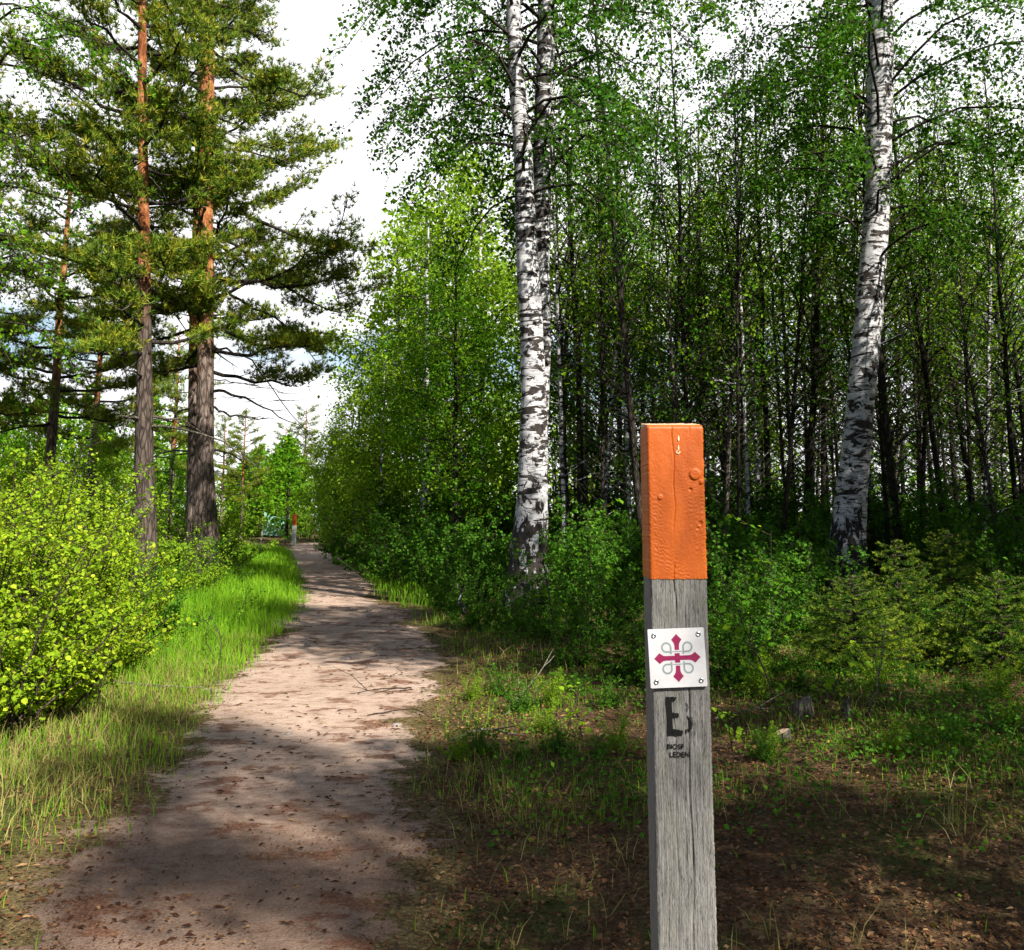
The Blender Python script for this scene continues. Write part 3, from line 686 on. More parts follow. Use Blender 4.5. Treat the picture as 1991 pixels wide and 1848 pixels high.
# --- trees standing outside the frame, right of and behind the viewer: they shade the right side and streak the path
offT = broadleaf('deciduous_tree', 37, 13, .13, .50, 2.7, 46, 70, .11, M['bark_dark'], M['leaf_green'], None, .4, .8, scat=.18)
off = [(offT, 4.7, 4.6, (.85, .85, .95)), (midA, 5.6, 2.7, .78), (midA, 9.0, 6.4, .95), (offT, 4.2, .4, (.55, .55, .55)), (offT, 6.0, -4.3, (.42, .42, 1.08)), (offT, 7.0, -9.8, (.5, .5, 1.1)), (midA, 9.2, 9.8, 1.15), (offT, 9.5, 7.2, 1.0), (midA, 12.5, 13.0, 1.15), (midA, 15.5, 12.0, 1.15), (offT, 13.5, 8.0, 1.1), (offT, 19, 10, 1.1), (midA, 15.5, 15.5, 1.15), (offT, 20, 14.5, 1.1), (midA, 12.2, 10.4, 1.1), (offT, 16.5, 5.5, 1.05), (midA, 11.0, 12.2, 1.1)]
for i, (pr, x, y, s) in enumerate(off):
    o = pr if i == 0 else copy_tree(pr, (0, 0, 0), i * 1.3, s); place(o, x, y, i * 1.3)
    tag(o, 'green tree outside the picture on the right side of the clearing', 'tree', 'trees beyond the right edge')

# ------------------------------------------------------------------ far wood
b = Buf(); rng = np.random.default_rng(77)
LPg = []; 
def far_tree(x, y, H, w, n, mat):
    t = rng.random(n) ** .8; r = w * np.sin(np.clip(t * .9 + .12, 0, 1) * math.pi) ** .6 * np.sqrt(rng.random(n)); a = rng.uniform(0, TAU, n)
    cl = .25 * np.sin(t * 40 + a * 3)
    return np.stack([x + np.cos(a) * r, y + np.sin(a) * r, H * (.06 + .94 * t) + cl], 1)
for i in range(190):
    d = rng.uniform(46, 85); px = rng.uniform(-250, 2300)
    if 560 < px < 640 and d < 66: continue
    if px > 1000 and i % 2: continue
    x = X(px, d); right = px > 900
    H = rng.uniform(4.5, 9) if right else rng.uniform(4.5, 7.5) if px > 420 else rng.uniform(5, 9)
    if 420 < px < 700: H = rng.uniform(4, 6)
    dens_ = 420 if right else 1300
    p = far_tree(x, d, H, rng.uniform(1.2, 2.2), dens_, 0)
    leaves(b, p, .24, rng, int(rng.integers(0, 2)), 'rhomb', up=.3)
    tube(b, [(x, d, -.1), (x + rng.normal(0, .2), d, H * .9)], [.10, .02], 5, 2)
tag(b.build('far_wood', [M['leaf_green'], M['leaf_light'], M['bark_dark']]), 'distant mass of leafy wood closing the view behind all the trees', 'wood', kind='stuff')

# ------------------------------------------------------------------ shrubs
def shrub(name, seed, H, W, stems, nleaf, lsize, leaf, bark, shape='round', low=.15, twig=True, up=.6):
    rng = np.random.default_rng(seed); root = empty(name, (0, 0, 0)); bs = Buf(); bl = Buf(); LP = []
    for i in range(stems):
        a = rng.uniform(0, TAU); rr = W * .22 * math.sqrt(rng.random()); L = H * (rng.uniform(.35, .95) if i % 4 else rng.uniform(.9, 1.25)); out = W * rng.uniform(.1, .72)
        k = 7; q = np.linspace(0, 1, k); a2 = a + rng.normal(0, .6)
        p = np.array([math.cos(a) * rr, math.sin(a) * rr, -.04]) + np.array([math.cos(a2), math.sin(a2), 0]) * (out * q ** 1.4)[:, None] + np.array([0, 0, 1]) * (L * (q - .08 * q ** 3))[:, None] + rng.normal(0, .02, (k, 3)) * q[:, None]
        tube(bs, p, np.linspace(.011, .003, k), 5, 0)
        nt = max(4, int(L * 11))
        for j in range(nt):
            s = low + (1 - low) * (j + rng.random()) / nt; c = np.array([np.interp(s, q, p[:, m]) for m in range(3)])
            a3 = rng.uniform(0, TAU); l2 = rng.uniform(.12, .36) * (W ** .5) * (1.15 - s * .6); w = np.linspace(0, 1, 4)
            sp = c + np.array([math.cos(a3), math.sin(a3), 0]) * (l2 * w)[:, None] + np.array([0, 0, 1]) * (l2 * (.55 * w - .15 * w ** 2))[:, None]
            if twig: tube(bs, sp, np.linspace(.004, .002, 4), 3, 0)
            m = max(2, int(nleaf / (stems * nt) * rng.uniform(.5, 1.5))); ww = rng.uniform(.1, 1.05, m)
            LP.append(np.stack([np.interp(ww, w, sp[:, mm]) for mm in range(3)], 1) + rng.normal(0, .028, (m, 3)))
    leaves(bl, np.concatenate(LP), lsize, rng, 0, shape, up=up)
    bs.build('stem', [bark], root); bl.build('foliage', [leaf], root); return root
bushA = shrub('leafy_bush', 101, 1.9, 1.25, 26, 9200, .031, M['leaf_bush'], M['twig'])
bushB = shrub('leafy_bush', 102, 1.55, 1.3, 24, 8200, .031, M['leaf_bush'], M['twig'])
bushC = shrub('leafy_bush', 103, 1.1, 1.1, 20, 5200, .032, M['leaf_bush'], M['twig'], low=.2)
BU = [
 (bushA, 40, 8.0, 1.02, 0, 'tallest bright bush at the left edge, below the bushy pine trunk'),
 (bushB, 125, 8.3, 1.0, 1, 'bright yellow green bush, second from the left edge'),
 (bushA, 120, 9.4, .92, 2, 'bright bush in the back, under the leftmost pine trunk'),
 (bushB, 165, 9.2, .90, 3, 'bright bush whose leaves reach toward the dark pine trunk'),
 (bushC, 90, 7.0, 1.05, 4, 'low front bush with round leaves at the lower left'),
 (bushC, 160, 7.8, .9, 5, 'low front bush, right of the lower left one'),
 (bushC, -10, 6.7, 1.1, 2.2, 'front bush cut by the left edge of the picture'),
 (bushB, -20, 7.8, 1.1, .7, 'tall bush cut by the left edge of the picture'),
 (bushC, 215, 9.2, .75, 1.7, 'small rightmost bright bush at the grass verge'),
 (bushA, 155, 10.8, .88, 3.9, 'bright bush at the back just left of the dark pine'),
 (bushA, 60, 11.0, 1.0, 5.1, 'back bush beneath the left edge trees'),
]
for pr, px, d, s, rz, lb in BU: put(pr, used, px, d, s, rz, lb, 'bush', 'bright bushes left of the path')
# mid green shrubs
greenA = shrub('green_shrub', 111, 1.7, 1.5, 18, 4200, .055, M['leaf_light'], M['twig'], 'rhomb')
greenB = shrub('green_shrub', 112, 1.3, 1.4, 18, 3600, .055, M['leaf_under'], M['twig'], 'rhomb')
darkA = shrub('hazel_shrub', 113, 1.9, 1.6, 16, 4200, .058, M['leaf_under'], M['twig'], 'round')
GS = [
 (greenB, 300, 11.3, .62, 0, 'small dark stemmed shrub at the foot of the dark trunked pine'),
 (greenA, 330, 15, .72, 1, 'green shrub between the feet of the two big pines'),
 (greenA, 395, 17, .62, 2, 'green shrub hiding the foot of the orange barked pine'),
 (greenB, 432, 19, .70, 3, 'green shrub just right of the orange barked pine'),
 (greenA, 440, 24, .95, 4, 'leafy shrub left of the netting'),
 (greenA, 430, 27, 1.25, 5, 'taller leafy shrub behind the pine foot'),
 (greenA, 345, 21, 1.15, 6, 'bright shrub seen between the two big pine trunks'),
 (greenA, 250, 19, 1.2, .5, 'light shrub just behind and left of the dark trunked pine'),
 (greenA, 150, 15, 1.2, 1.5, 'light shrub behind the bright bushes'),
 (greenA, 30, 15, 1.3, 2.5, 'light shrub near the left edge behind the bright bushes'),
 (greenA, 590, 56, 1.5, 2, 'sunlit shrub behind the far marker post'),
 (greenA, 540, 60, 1.6, 3, 'sunlit shrub behind the netting, left'),
 (greenB, 655, 40, 1.6, 1, 'shrub with reddish stems at the right of the far path end'),
 (greenB, 690, 29, 1.25, 2, 'dark green shrub on the right verge beyond the path bend'),
 (greenB, 740, 23, 1.15, 3, 'dark green shrub on the right verge, nearest the grass strip'),
 (darkA, 790, 20, .95, 4, 'dense dark shrub between verge and thin white birch'),
 (darkA, 850, 18.5, .85, 5, 'dense dark shrub under the thin white birch'),
 (darkA, 910, 17, .85, 0, 'dark shrub left of the twin birch foot'),
 (darkA, 965, 15.4, .72, 1, 'dark shrub touching the left foot of the twin birch'),
 (darkA, 820, 25, 1.3, 1.9, 'tall dark shrub farther back under the thin white birch'),
 (darkA, 745, 31, 1.7, .9, 'tall dark shrub behind the right verge'),
 (darkA, 900, 24, 1.5, 2.9, 'tall dark shrub behind the left side of the twin birch'),
 (greenB, 1010, 12.4, .52, 2, 'low green sprouts before the foot of the twin birch'),
 (darkA, 1110, 13.6, .72, 3, 'hazel sapling right of the twin birch foot'),
 (darkA, 1180, 15, .80, 4, 'hazel shrub between twin birch and orange post'),
 (greenB, 1190, 11.2, .62, 5, 'leafy sprouts just left of the grey part of the post'),
 (darkA, 1230, 17.5, 1.0, 1.2, 'shaded shrub just left behind the orange post'),
 (darkA, 1410, 14.5, .80, 2.2, 'shaded hazel just right of the orange post'),
 (greenB, 1480, 10.5, .72, 3.2, 'green shrub with broad leaves right of the post'),
 (greenB, 1420, 8.2, .62, 4.2, 'nearest leafy sprout right beside the grey post'),
 (darkA, 1500, 15.5, .95, .2, 'dark hazel left of the leaning birch'),
 (darkA, 1560, 18, 1.05, 5.2, 'dark shrub behind the left of the leaning birch foot'),
 (darkA, 1780, 18.5, 1.1, 1.3, 'dark shrub behind the young spruce, right of the leaning birch'),
 (darkA, 1880, 17, 1.1, 2.3, 'dark shrub behind the right side of the young spruces'),
 (darkA, 1975, 15, 1.05, 3.3, 'dark shrub at the right edge of the picture'),
 (greenB, 1965, 9.6, .85, 4.3, 'green shrub with round leaves at the right edge'),
 (darkA, 1330, 19, 1.1, .3, 'shaded shrub hidden behind the orange post'),
 (greenB, 1060, 11.6, .55, 1.6, 'leafy sprouts spreading in front of the twin birch'),
 (greenB, 1150, 10.8, .60, 2.6, 'leafy sprouts between the twin birch and the post, in front'),
 (greenB, 930, 12.8, .50, 3.6, 'low leafy clump near the white birch stub'),
 (greenB, 870, 14.5, .55, 4.6, 'low leafy clump at the verge edge under the dark shrubs'),
 (darkA, 1060, 14.6, .75, 5.6, 'hazel around the right side of the twin birch foot'),
 (greenB, 1450, 9.6, .70, 1.4, 'bushy sprouts just behind the nearest sprout beside the post'),
 (greenB, 1540, 10.8, .75, 2.4, 'bushy sprouts left of the young spruces'),
 (darkA, 1470, 12.5, .72, 3.4, 'dark hazel between the orange post and the leaning birch'),
 (greenB, 1215, 8.4, .45, 5.4, 'low leafy clump touching the left edge of the post'),
 (greenB, 1850, 9.4, .55, .4, 'low leafy clump between the two right spruces'),
 (greenB, 1610, 12.0, .8, 3.1, 'leafy shrub in front of the leaning birch foot'),
 (greenB, 1120, 9.4, .42, .6, 'small sapling clump on the floor midway between path and post'),
]
for pr, px, d, s, rz, lb in GS: put(pr, used, px, d, s, rz, lb, 'shrub', 'green shrubs of the undergrowth')
# low sprouts on the floor
for rn, d0, n_, x0, x1, side in (('nearest row', 6.4, 7, 880, 1220, 'left of the post'), ('second row', 7.8, 6, 900, 1200, 'left of the post'), ('nearest row', 6.3, 7, 1430, 1970, 'right of the post'), ('second row', 7.5, 7, 1420, 1960, 'right of the post')):
    for i in range(n_):
        px = x0 + (x1 - x0) * (i + rs.uniform(.25, .75)) / n_; d = d0 + rs.uniform(-.4, .4); s_ = rs.uniform(.09, .17) if 'nearest' in rn else rs.uniform(.12, .24)
        if 'nearest' in rn and 1490 < px < 1690: px += 200 if px > 1590 else -75
        o = copy_tree(greenB if i % 3 else greenA, (0, 0, 0), i, s_); place(o, X(px, d), d, i * 2.1)
        tag(o, 'low sprout on the floor %s, %s, %s from the left' % (side, rn, ORD[i]), 'sprout', 'low sprouts on the forest floor')
# deeper shaded undergrowth
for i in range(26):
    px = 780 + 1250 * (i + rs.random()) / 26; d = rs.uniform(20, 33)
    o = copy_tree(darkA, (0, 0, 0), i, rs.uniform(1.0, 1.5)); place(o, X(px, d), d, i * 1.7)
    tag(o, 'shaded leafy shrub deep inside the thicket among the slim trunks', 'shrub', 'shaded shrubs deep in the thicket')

# small saplings: thin stem, few big leaves
def sapling(name, seed, H, nl, ls, leaf, lean=.3, side=7):
    rng = np.random.default_rng(seed); root = empty(name, (0, 0, 0)); bs = Buf(); bl = Buf(); LP = []
    q = np.linspace(0, 1, 8); p = np.stack([lean * q ** 1.3, .1 * q, -.03 + H * q], 1) + rng.normal(0, .012, (8, 3)) * q[:, None]
    tube(bs, p, np.linspace(.008, .0025, 8), 6, 0)
    for j in range(side):
        s = rng.uniform(.25, 1); c = np.array([np.interp(s, q, p[:, m]) for m in range(3)]); a = rng.uniform(0, TAU); l = rng.uniform(.12, .35) * H
        w = np.linspace(0, 1, 4); sp = c + np.array([math.cos(a), math.sin(a), 0]) * (l * w)[:, None] + np.array([0, 0, 1]) * (l * .5 * w)[:, None]
        tube(bs, sp, np.linspace(.004, .0018, 4), 4, 0)
        m = nl // side; ww = rng.uniform(.2, 1.05, m); LP.append(np.stack([np.interp(ww, w, sp[:, mm]) for mm in range(3)], 1) + rng.normal(0, .02, (m, 3)))
    leaves(bl, np.concatenate(LP), ls, rng, 0, 'round', up=1.0); bs.build('stem', [M['twig']], root); bl.build('foliage', [leaf], root); return root
sapA = sapling('sapling', 121, .95, 90, .052, M['leaf_green'], -.35, 9)
sapB = sapling('sapling', 122, .38, 46, .045, M['leaf_light'], .05, 7)
sapC = sapling('sapling', 123, 1.3, 110, .055, M['leaf_green'], .15, 10)
for pr, px, d, s, rz, lb in [
 (sapA, 1500, 7.2, 1.0, 0, 'leaning sapling with thin brown stem right of the post and sign'),
 (sapB, 1130, 6.6, 1.0, 1, 'small bright sapling low between the path and the post'),
 (sapC, 1080, 10.2, 1.0, 2, 'upright sapling before the right foot of the twin birch'),
 (sapB, 1410, 6.3, .8, 3, 'tiny round leaved sapling beside the lettered part of the post'),
 (sapC, 1490, 9.2, 1.0, 4, 'taller sapling behind the leaning one right of the post'),
 (sapB, 1590, 7.3, 1.1, 5, 'small sapling below the young spruce'),
 (sapB, 1680, 8.0, 1.0, 2.2, 'small sapling on the sunlit moss below the young spruce'),
 (sapC, 1150, 12.2, 1.15, 1.1, 'sapling with round leaves beside the twin birch trunk'),
 (sapA, 1240, 9.0, .9, 3.1, 'sapling leaning just left of the post'),
 (sapA, 470, 12.5, .7, 2.6, 'thin bare looking sapling in the grass left of the path'),
 ]: put(pr, used, px, d, s, rz, lb, 'sapling', 'saplings on the forest floor')

# young spruces
def spruce(name, seed, H, W, n1, step=.011):
    rng = np.random.default_rng(seed); root = empty(name, (0, 0, 0)); bt = Buf(); bc = Buf()
    p = np.array([(0, 0, -.05), (.01, 0, H * .5), (0, .01, H)]); tube(bt, p, [.022, .014, .004], 7, 0)
    Pn = []; Dn = []; Tn = []; az = 0
    for i in range(n1):
        t = (i + rng.random()) / n1; z = H * (.05 + .93 * t); az += 2.4 + rng.normal(0, .3); L = W * (1.05 - t) ** .8 * rng.uniform(.75, 1.15) + .05
        h = np.array([math.cos(az), math.sin(az), 0]); q = np.linspace(0, 1, 7)
        bp = np.array([0, 0, z]) + h * (L * q)[:, None] + np.array([0, 0, 1]) * (L * (.12 * q + .12 * q ** 3))[:, None]
        tube(bt, bp, np.linspace(.009, .003, 7), 4, 0)
        lines = [(bp, q, 1.0)]
        for j in range(int(L * 30)):
            s = rng.uniform(.12, .98); c = np.array([np.interp(s, q, bp[:, m]) for m in range(3)]); sg = rng.choice([-1, 1]); a2 = az + sg * rng.uniform(.6, 1.0); l2 = L * .38 * (1.15 - s) * rng.uniform(.6, 1.2) + .03
            w = np.linspace(0, 1, 4); lines.append((c + np.array([math.cos(a2), math.sin(a2), 0]) * (l2 * w)[:, None] + np.array([0, 0, 1]) * (-l2 * .12 * w)[:, None], w, s))
        for lp, w, s in lines:
            ln_ = np.linalg.norm(lp[-1] - lp[0]); m = max(3, int(ln_ / step)); ww = rng.uniform(0, 1, m)
            pp = np.stack([np.interp(ww, w, lp[:, mm]) for mm in range(3)], 1); dd = unit((lp[-1] - lp[0])[None])
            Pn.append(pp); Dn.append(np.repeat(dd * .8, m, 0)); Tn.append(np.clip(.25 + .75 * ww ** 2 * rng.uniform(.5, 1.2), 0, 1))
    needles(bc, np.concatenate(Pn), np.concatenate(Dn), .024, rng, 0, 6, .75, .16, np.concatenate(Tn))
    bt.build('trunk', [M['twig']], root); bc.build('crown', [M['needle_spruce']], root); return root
spA = spruce('young_spruce', 131, 1.35, .85, 66, .0075)
spB = spruce('young_spruce', 132, .95, .75, 52, .0075)
for pr, px, d, s, rz, lb in [
 (spA, 1735, 9.6, .88, 0, 'broad young spruce with pale green tips before the leaning birch'),
 (spB, 1650, 8.9, .95, 1, 'lower young spruce at the left side of the broad one'),
 (spB, 1930, 8.8, .95, 2, 'young spruce at the far right'),
 (spA, 1840, 10.6, .95, 3, 'darker young spruce right behind the broad one'),
 (spB, 1230, 8.6, .55, 4, 'small spruce sprout just left of the sign plate'),
 ]: put(pr, used, px, d, s, rz, lb, 'spruce', 'young spruces')

# ------------------------------------------------------------------ stumps, sticks, stones
def stump(name, seed, H, r, mat_side, lb, px, py, pale=False):
    rng = np.random.default_rng(seed); x, y = G(px, py); root = empty(name, (x, y, float(height(np.array(x), np.array(y))))); b = Buf()
    n = 14; th = np.arange(n) / n * TAU; lv = np.linspace(-.04, H, 6); pr = 1 + rng.normal(0, .08, n); rings = []
    for i, z in enumerate(lv):
        rr = r * (1.25 - .3 * i / 5) * pr; zz = z + (rng.normal(0, H * .16, n) if i == 5 and not pale else 0) + (np.cos(th) * r * .35 if i == 5 else 0)
        rings.append(np.stack([np.cos(th) * rr, np.sin(th) * rr, zz + 0 * th], 1))
    v = np.concatenate(rings); f = [[i * n + j, i * n + (j + 1) % n, (i + 1) * n + (j + 1) % n, (i + 1) * n + j] for i in range(5) for j in range(n)]
    b.add(v, f, 0, None, True); b.build('bark', [mat_side], root)
    b2 = Buf(); top = rings[-1] * np.array([.985, .985, 1]) + np.array([0, 0, -.004]); c = top.mean(0) - np.array([0, 0, .01]); b2.add(np.vstack([top, c]), [[j, (j + 1) % n, n] for j in range(n)], 0)
    b2.build('cut_face', [M['rawwood'] if pale else M['deadwood']], root)
    tag(root, lb, 'stump', 'small tree stumps')
stump('tree_stump', 1, .12, .07, M['bark_grey'], 'broken grey stump between the post and the pointed stump', 1562, 1415)
stump('tree_stump', 2, .12, .032, M['bark_grey'], 'thin upright stump below the young spruce', 1648, 1422)
stump('tree_stump', 3, .06, .055, M['bark_grey'], 'low stump with pale cut top at the right of the post foot', 1520, 1450, True)
def stick(pts, r, mat, lb, cat='branch', name='fallen_branch', forks=0, seed=0):
    rng = np.random.default_rng(seed); b = Buf(); p = spline(pts, 12); o0 = p[0].copy(); p = p - o0
    p[1:-1] += rng.normal(0, r * .5, (10, 3)); tube(b, p, np.linspace(r, r * .35, 12), 7, 0, cap=True)
    for i in range(forks):
        k = rng.integers(3, 10); d = (p[k + 1] - p[k]); d = d / np.linalg.norm(d); e = p[k] + (d + rng.normal(0, .5, 3)) * rng.uniform(.1, .3); tube(b, [p[k], (p[k] + e) / 2 + rng.normal(0, .01, 3), e], [r * .5, r * .4, r * .2], 5, 0)
    o = b.build(name, [mat]); o.location = o0; tag(o, lb, cat, 'fallen and bare branches'); return o
def gp(px, py, up=0.0):
    x, y = G(px, py); return (x, y, float(height(np.array(x), np.array(y))) + .015 + up)
def pp_(px, py, d): return tuple(P(px, py, d))
stick([pp_(905, 1195, 12.6), pp_(897, 1165, 12.7), pp_(892, 1135, 12.8)], .03, M['birch_c'], 'short broken white birch stub left of the twin birch foot', 'branch', 'broken_stem')
stick([gp(985, 1400), pp_(1010, 1355, 7.8), pp_(1040, 1320, 8.0), pp_(1078, 1275, 8.4)], .010, M['deadwood'], 'pale forked twig propped up between path and post', forks=2, seed=2)
stick([gp(1685, 1420), pp_(1700, 1350, 6.8), pp_(1712, 1290, 6.85), pp_(1722, 1210, 6.9)], .009, M['deadwood'], 'grey twig leaning up before the young spruce', forks=2, seed=3)
stick([gp(1720, 1260, .1), gp(1770, 1290, .12), gp(1800, 1320, .08), gp(1850, 1322, .02)], .007, M['deadwood'], 'thin pale twig curving over the sunlit moss', forks=1, seed=4)
stick([gp(1390, 1420, .02), gp(1450, 1412, .03), gp(1510, 1405, .02)], .010, M['deadwood'], 'grey stick lying on the litter right of the post', forks=2, seed=5)
stick([gp(1850, 1330, .02), gp(1900, 1300, .08), gp(1985, 1270, .1)], .010, M['deadwood'], 'grey branch on the ground at the right edge', forks=3, seed=6)
stick([gp(220, 1345, .04), gp(280, 1352, .05), gp(400, 1350, .04)], .010, M['deadwood'], 'long pale stick in the dry grass left of the path', forks=2, seed=7)
stick([pp_(430, 1280, 9.8), pp_(428, 1240, 9.8), pp_(412, 1200, 9.9)], .006, M['twig'], 'bare dark sapling stem in the grass, leaning left', 'branch', 'bare_stem', forks=4, seed=8)
stick([pp_(415, 1275, 9.9), pp_(400, 1240, 9.8), pp_(412, 1185, 9.7)], .005, M['twig'], 'thinner bare stem bent in the grass left of the path', 'branch', 'bare_stem', forks=4, seed=9)
stick([gp(885, 1452, .02), gp(940, 1435, .03), gp(1010, 1452, .02)], .012, M['deadwood'], 'knotty stick lying at the right edge of the path', forks=3, seed=10)
stick([gp(720, 1395), gp(800, 1388, .02), gp(835, 1400, .01)], .006, M['twig'], 'thin dark twig lying across the bare path', forks=3, seed=11)
stick([gp(800, 1345, .015), gp(750, 1350, .03), gp(680, 1355, .01)], .007, M['twig'], 'dark twig lying on the path beyond the sunny patch', forks=4, seed=12)

def stone(px, py, r, lb, seed):
    x, y = G(px, py); b = Buf(); rng = np.random.default_rng(seed)
    import bmesh
    bm = bmesh.new(); bmesh.ops.create_icosphere(bm, subdivisions=3, radius=1.0)
    for v in bm.verts:
        k = 1 + .35 * mnoise.noise(v.co * 1.3 + Vector((seed * 3.1, 0, 0))) + .1 * mnoise.noise(v.co * 4)
        v.co = Vector((v.co.x * r * 1.3 * k, v.co.y * r * k, v.co.z * r * .5 * k))
    me = bpy.data.meshes.new('stone'); 
    for f in bm.faces: f.smooth = True
    bm.to_mesh(me); bm.free(); me.materials.append(M['stone'])
    o = bpy.data.objects.new('stone', me); COL.objects.link(o); o.location = (x, y, float(height(np.array(x), np.array(y))) + .012 + r * .12); o.rotation_euler = (0, 0, seed)
    tag(o, lb, 'stone', 'pale stones on the path')
for i, (px, py, r, lb) in enumerate([(763, 1186, .07, 'palest flat stone in the shaded middle of the path'), (718, 1200, .05, 'flat stone in the path left of the palest one'), (673, 1285, .045, 'stone at the near edge of the shadow on the path'), (770, 1415, .03, 'small pale stone at the right of the sunny patch'), (500, 1447, .03, 'small grey stone at the near left of the path'), (560, 1432, .022, 'tiny stone in the near middle of the path'), (640, 1150, .05, 'stone on the far sunny stretch of the path'), ]):
    stone(px, py, r, lb, i + 1)

# ------------------------------------------------------------------ the marker post
D0 = 1.80
TL = P(1258, 826, D0); TR = P(1366, 826, D0)
PW = TR.x - TL.x; PX0 = (TL.x + TR.x) / 2; PT = TL.z
ZPB = P(1312, 1124, D0).z          # paint boundary
DEP = .095
rng = np.random.default_rng(9)
post = empty('marker_post', (PX0, D0, 0)); tag(post, 'near square wooden waymark post with orange top and white sign plate', 'post', 'orange topped marker posts')
post.rotation_euler = (0, 0, 0)
def crackf(z):  # x of the long drying crack
    return -.0062 + .0018 * np.sin(z * 17) + .0013 * np.sin(z * 71 + 1)
def front_disp(x, z, paint):
    """how far the surface lies back (+) at x,z"""
    xc = crackf(z); g = np.exp(-((x - xc) / (.0011 if paint else .0014)) ** 2)
    top = PT - z
    if paint:
        fade = np.interp(top, [0, .05, .19, .2, .26, .262, .31], [1, 1, .75, .1, .1, 1, 1.])
        dsp = .0026 * g ** 1.6 * fade
        g2 = np.exp(-((x - .027) / .001) ** 2) * np.clip(1 - top / .022, 0, 1); dsp += .003 * g2
        rip = np.sin((top + 11 * (x + .004) ** 2 + .0025 * np.sin(x * 240 + 9 * np.sin(top * 31)) + .0015 * np.sin(x * 610)) * 800)
        w = np.clip((top - .06) / .08, 0, 1)
        dsp += .00030 * rip * w * np.clip(.5 + .7 * np.sin(x * 70 + z * 41 + 2 * np.sin(z * 23)), 0, 1)
        for bx_, bz_, br, bh in ((.035, .094, .0100, -.0028), (-.031, .137, .0042, -.0022), (.0262, .122, .003, .0026), (.043, .185, .004, .002), (.047, .108, .004, -.0022), (.038, .194, .0025, .0018)):
            if br: 
                q = np.sqrt((x - bx_) ** 2 + (top - bz_) ** 2) / br; dsp += bh * np.clip((1.12 - q) / .24, 0, 1)
    else:
        dsp = .004 * g * np.clip(1.3 - (ZPB - z) / .10, 0, 1)
        xc2 = .012 + .002 * np.sin(z * 23); dsp = dsp + .004 * np.exp(-((x - xc2) / .0012) ** 2) * np.clip((ZPB - z - .03) / .04, 0, 1)
        xc3 = -.014 + .0016 * np.sin(z * 31); dsp = dsp + .0025 * np.exp(-((x - xc3) / .0009) ** 2) * np.clip((ZPB - z - .19) / .05, 0, 1)
        dsp = dsp + .0004 * np.sin(x * 1500 + 3 * np.sin(z * 20)) + .0003 * np.sin(x * 2700 + 5 * np.sin(z * 13))
    return dsp
def sect(z0, z1, paint, grow, name, mat, dz=.0016):
    b = Buf(); hw = PW / 2 + grow; bev = .0045
    # profile round the square: front fine, others coarse
    fx_ = np.linspace(-hw + bev, hw - bev, 74); prof = [(x, -grow) for x in fx_]
    prof += [(hw - bev * .3, -grow + bev * .3), (hw, bev)] + [(hw, y) for y in np.linspace(bev, DEP - bev, 12)[1:]] + [(hw - bev, DEP + grow), (-hw + bev, DEP + grow)] + [(-hw, y) for y in np.linspace(DEP - bev, bev, 12)] + [(-hw + bev * .3, -grow + bev * .3)]
    prof = np.array(prof); n = len(prof); zs = np.arange(z0, z1 + dz * .5, dz) if z1 - z0 > .02 else np.linspace(z0, z1, 5)
    zs[-1] = z1; v = np.zeros((len(zs), n, 3)); v[:, :, 0] = prof[:, 0]; v[:, :, 1] = prof[:, 1]; v[:, :, 2] = zs[:, None]
    FXX, FZZ = np.meshgrid(fx_, zs); v[:, :74, 1] += front_disp(FXX, FZZ, paint)
    jag = .0009 * np.array([mnoise.noise(Vector((z * 60, 3.1, 0))) for z in zs]) + .0012 * np.array([mnoise.noise(Vector((z * 260, 7.1, 0))) for z in zs])
    v[:, 74:88, 0] += jag[:, None] * (1.6 if paint else 1); v[:, -13:, 0] -= jag[::-1, None] * .8
    nz = np.array([[mnoise.noise(Vector((p[0] * 45, p[1] * 45, z * (30 if paint else 8)))) for p in prof] for z in zs[::4]])
    nz = np.repeat(nz, 4, 0)[:len(zs)]; v[:, :, 1] += nz * .0006
    if paint:   # worn rounded head: edges eaten, top slopes to the front
        k = np.clip((zs - (z1 - .008)) / .008, 0, 1)[:, None]
        v[:, :, 1] += k ** 2 * (.006 * (prof[:, 1] < .01)); v[:, :, 0] *= 1 - .03 * k ** 2
    if paint: v[0, :, 2] += np.array([-.0012 + .0022 * mnoise.noise(Vector((p[0] * 210, p[1] * 210, 1.7))) for p in prof])
    i = np.arange(len(zs) - 1)[:, None] * n; j = np.arange(n)[None]; kk = (j + 1) % n
    b.add(v.reshape(-1, 3), np.stack([i + j, i + kk, i + n + kk, i + n + j], -1).reshape(-1, 4), 0, None, True)
    o = b.build(name, [mat], post); return o, v
shaft, _ = sect(-.35, ZPB, False, 0, 'shaft', M['greywood'], .0022)
tag(shaft, 'grey weathered lower part of the post')
head, hv = sect(ZPB - .0005, PT, True, .0012, 'painted_head', M['orange'], .0015)
tag(head, 'bright orange painted top section')
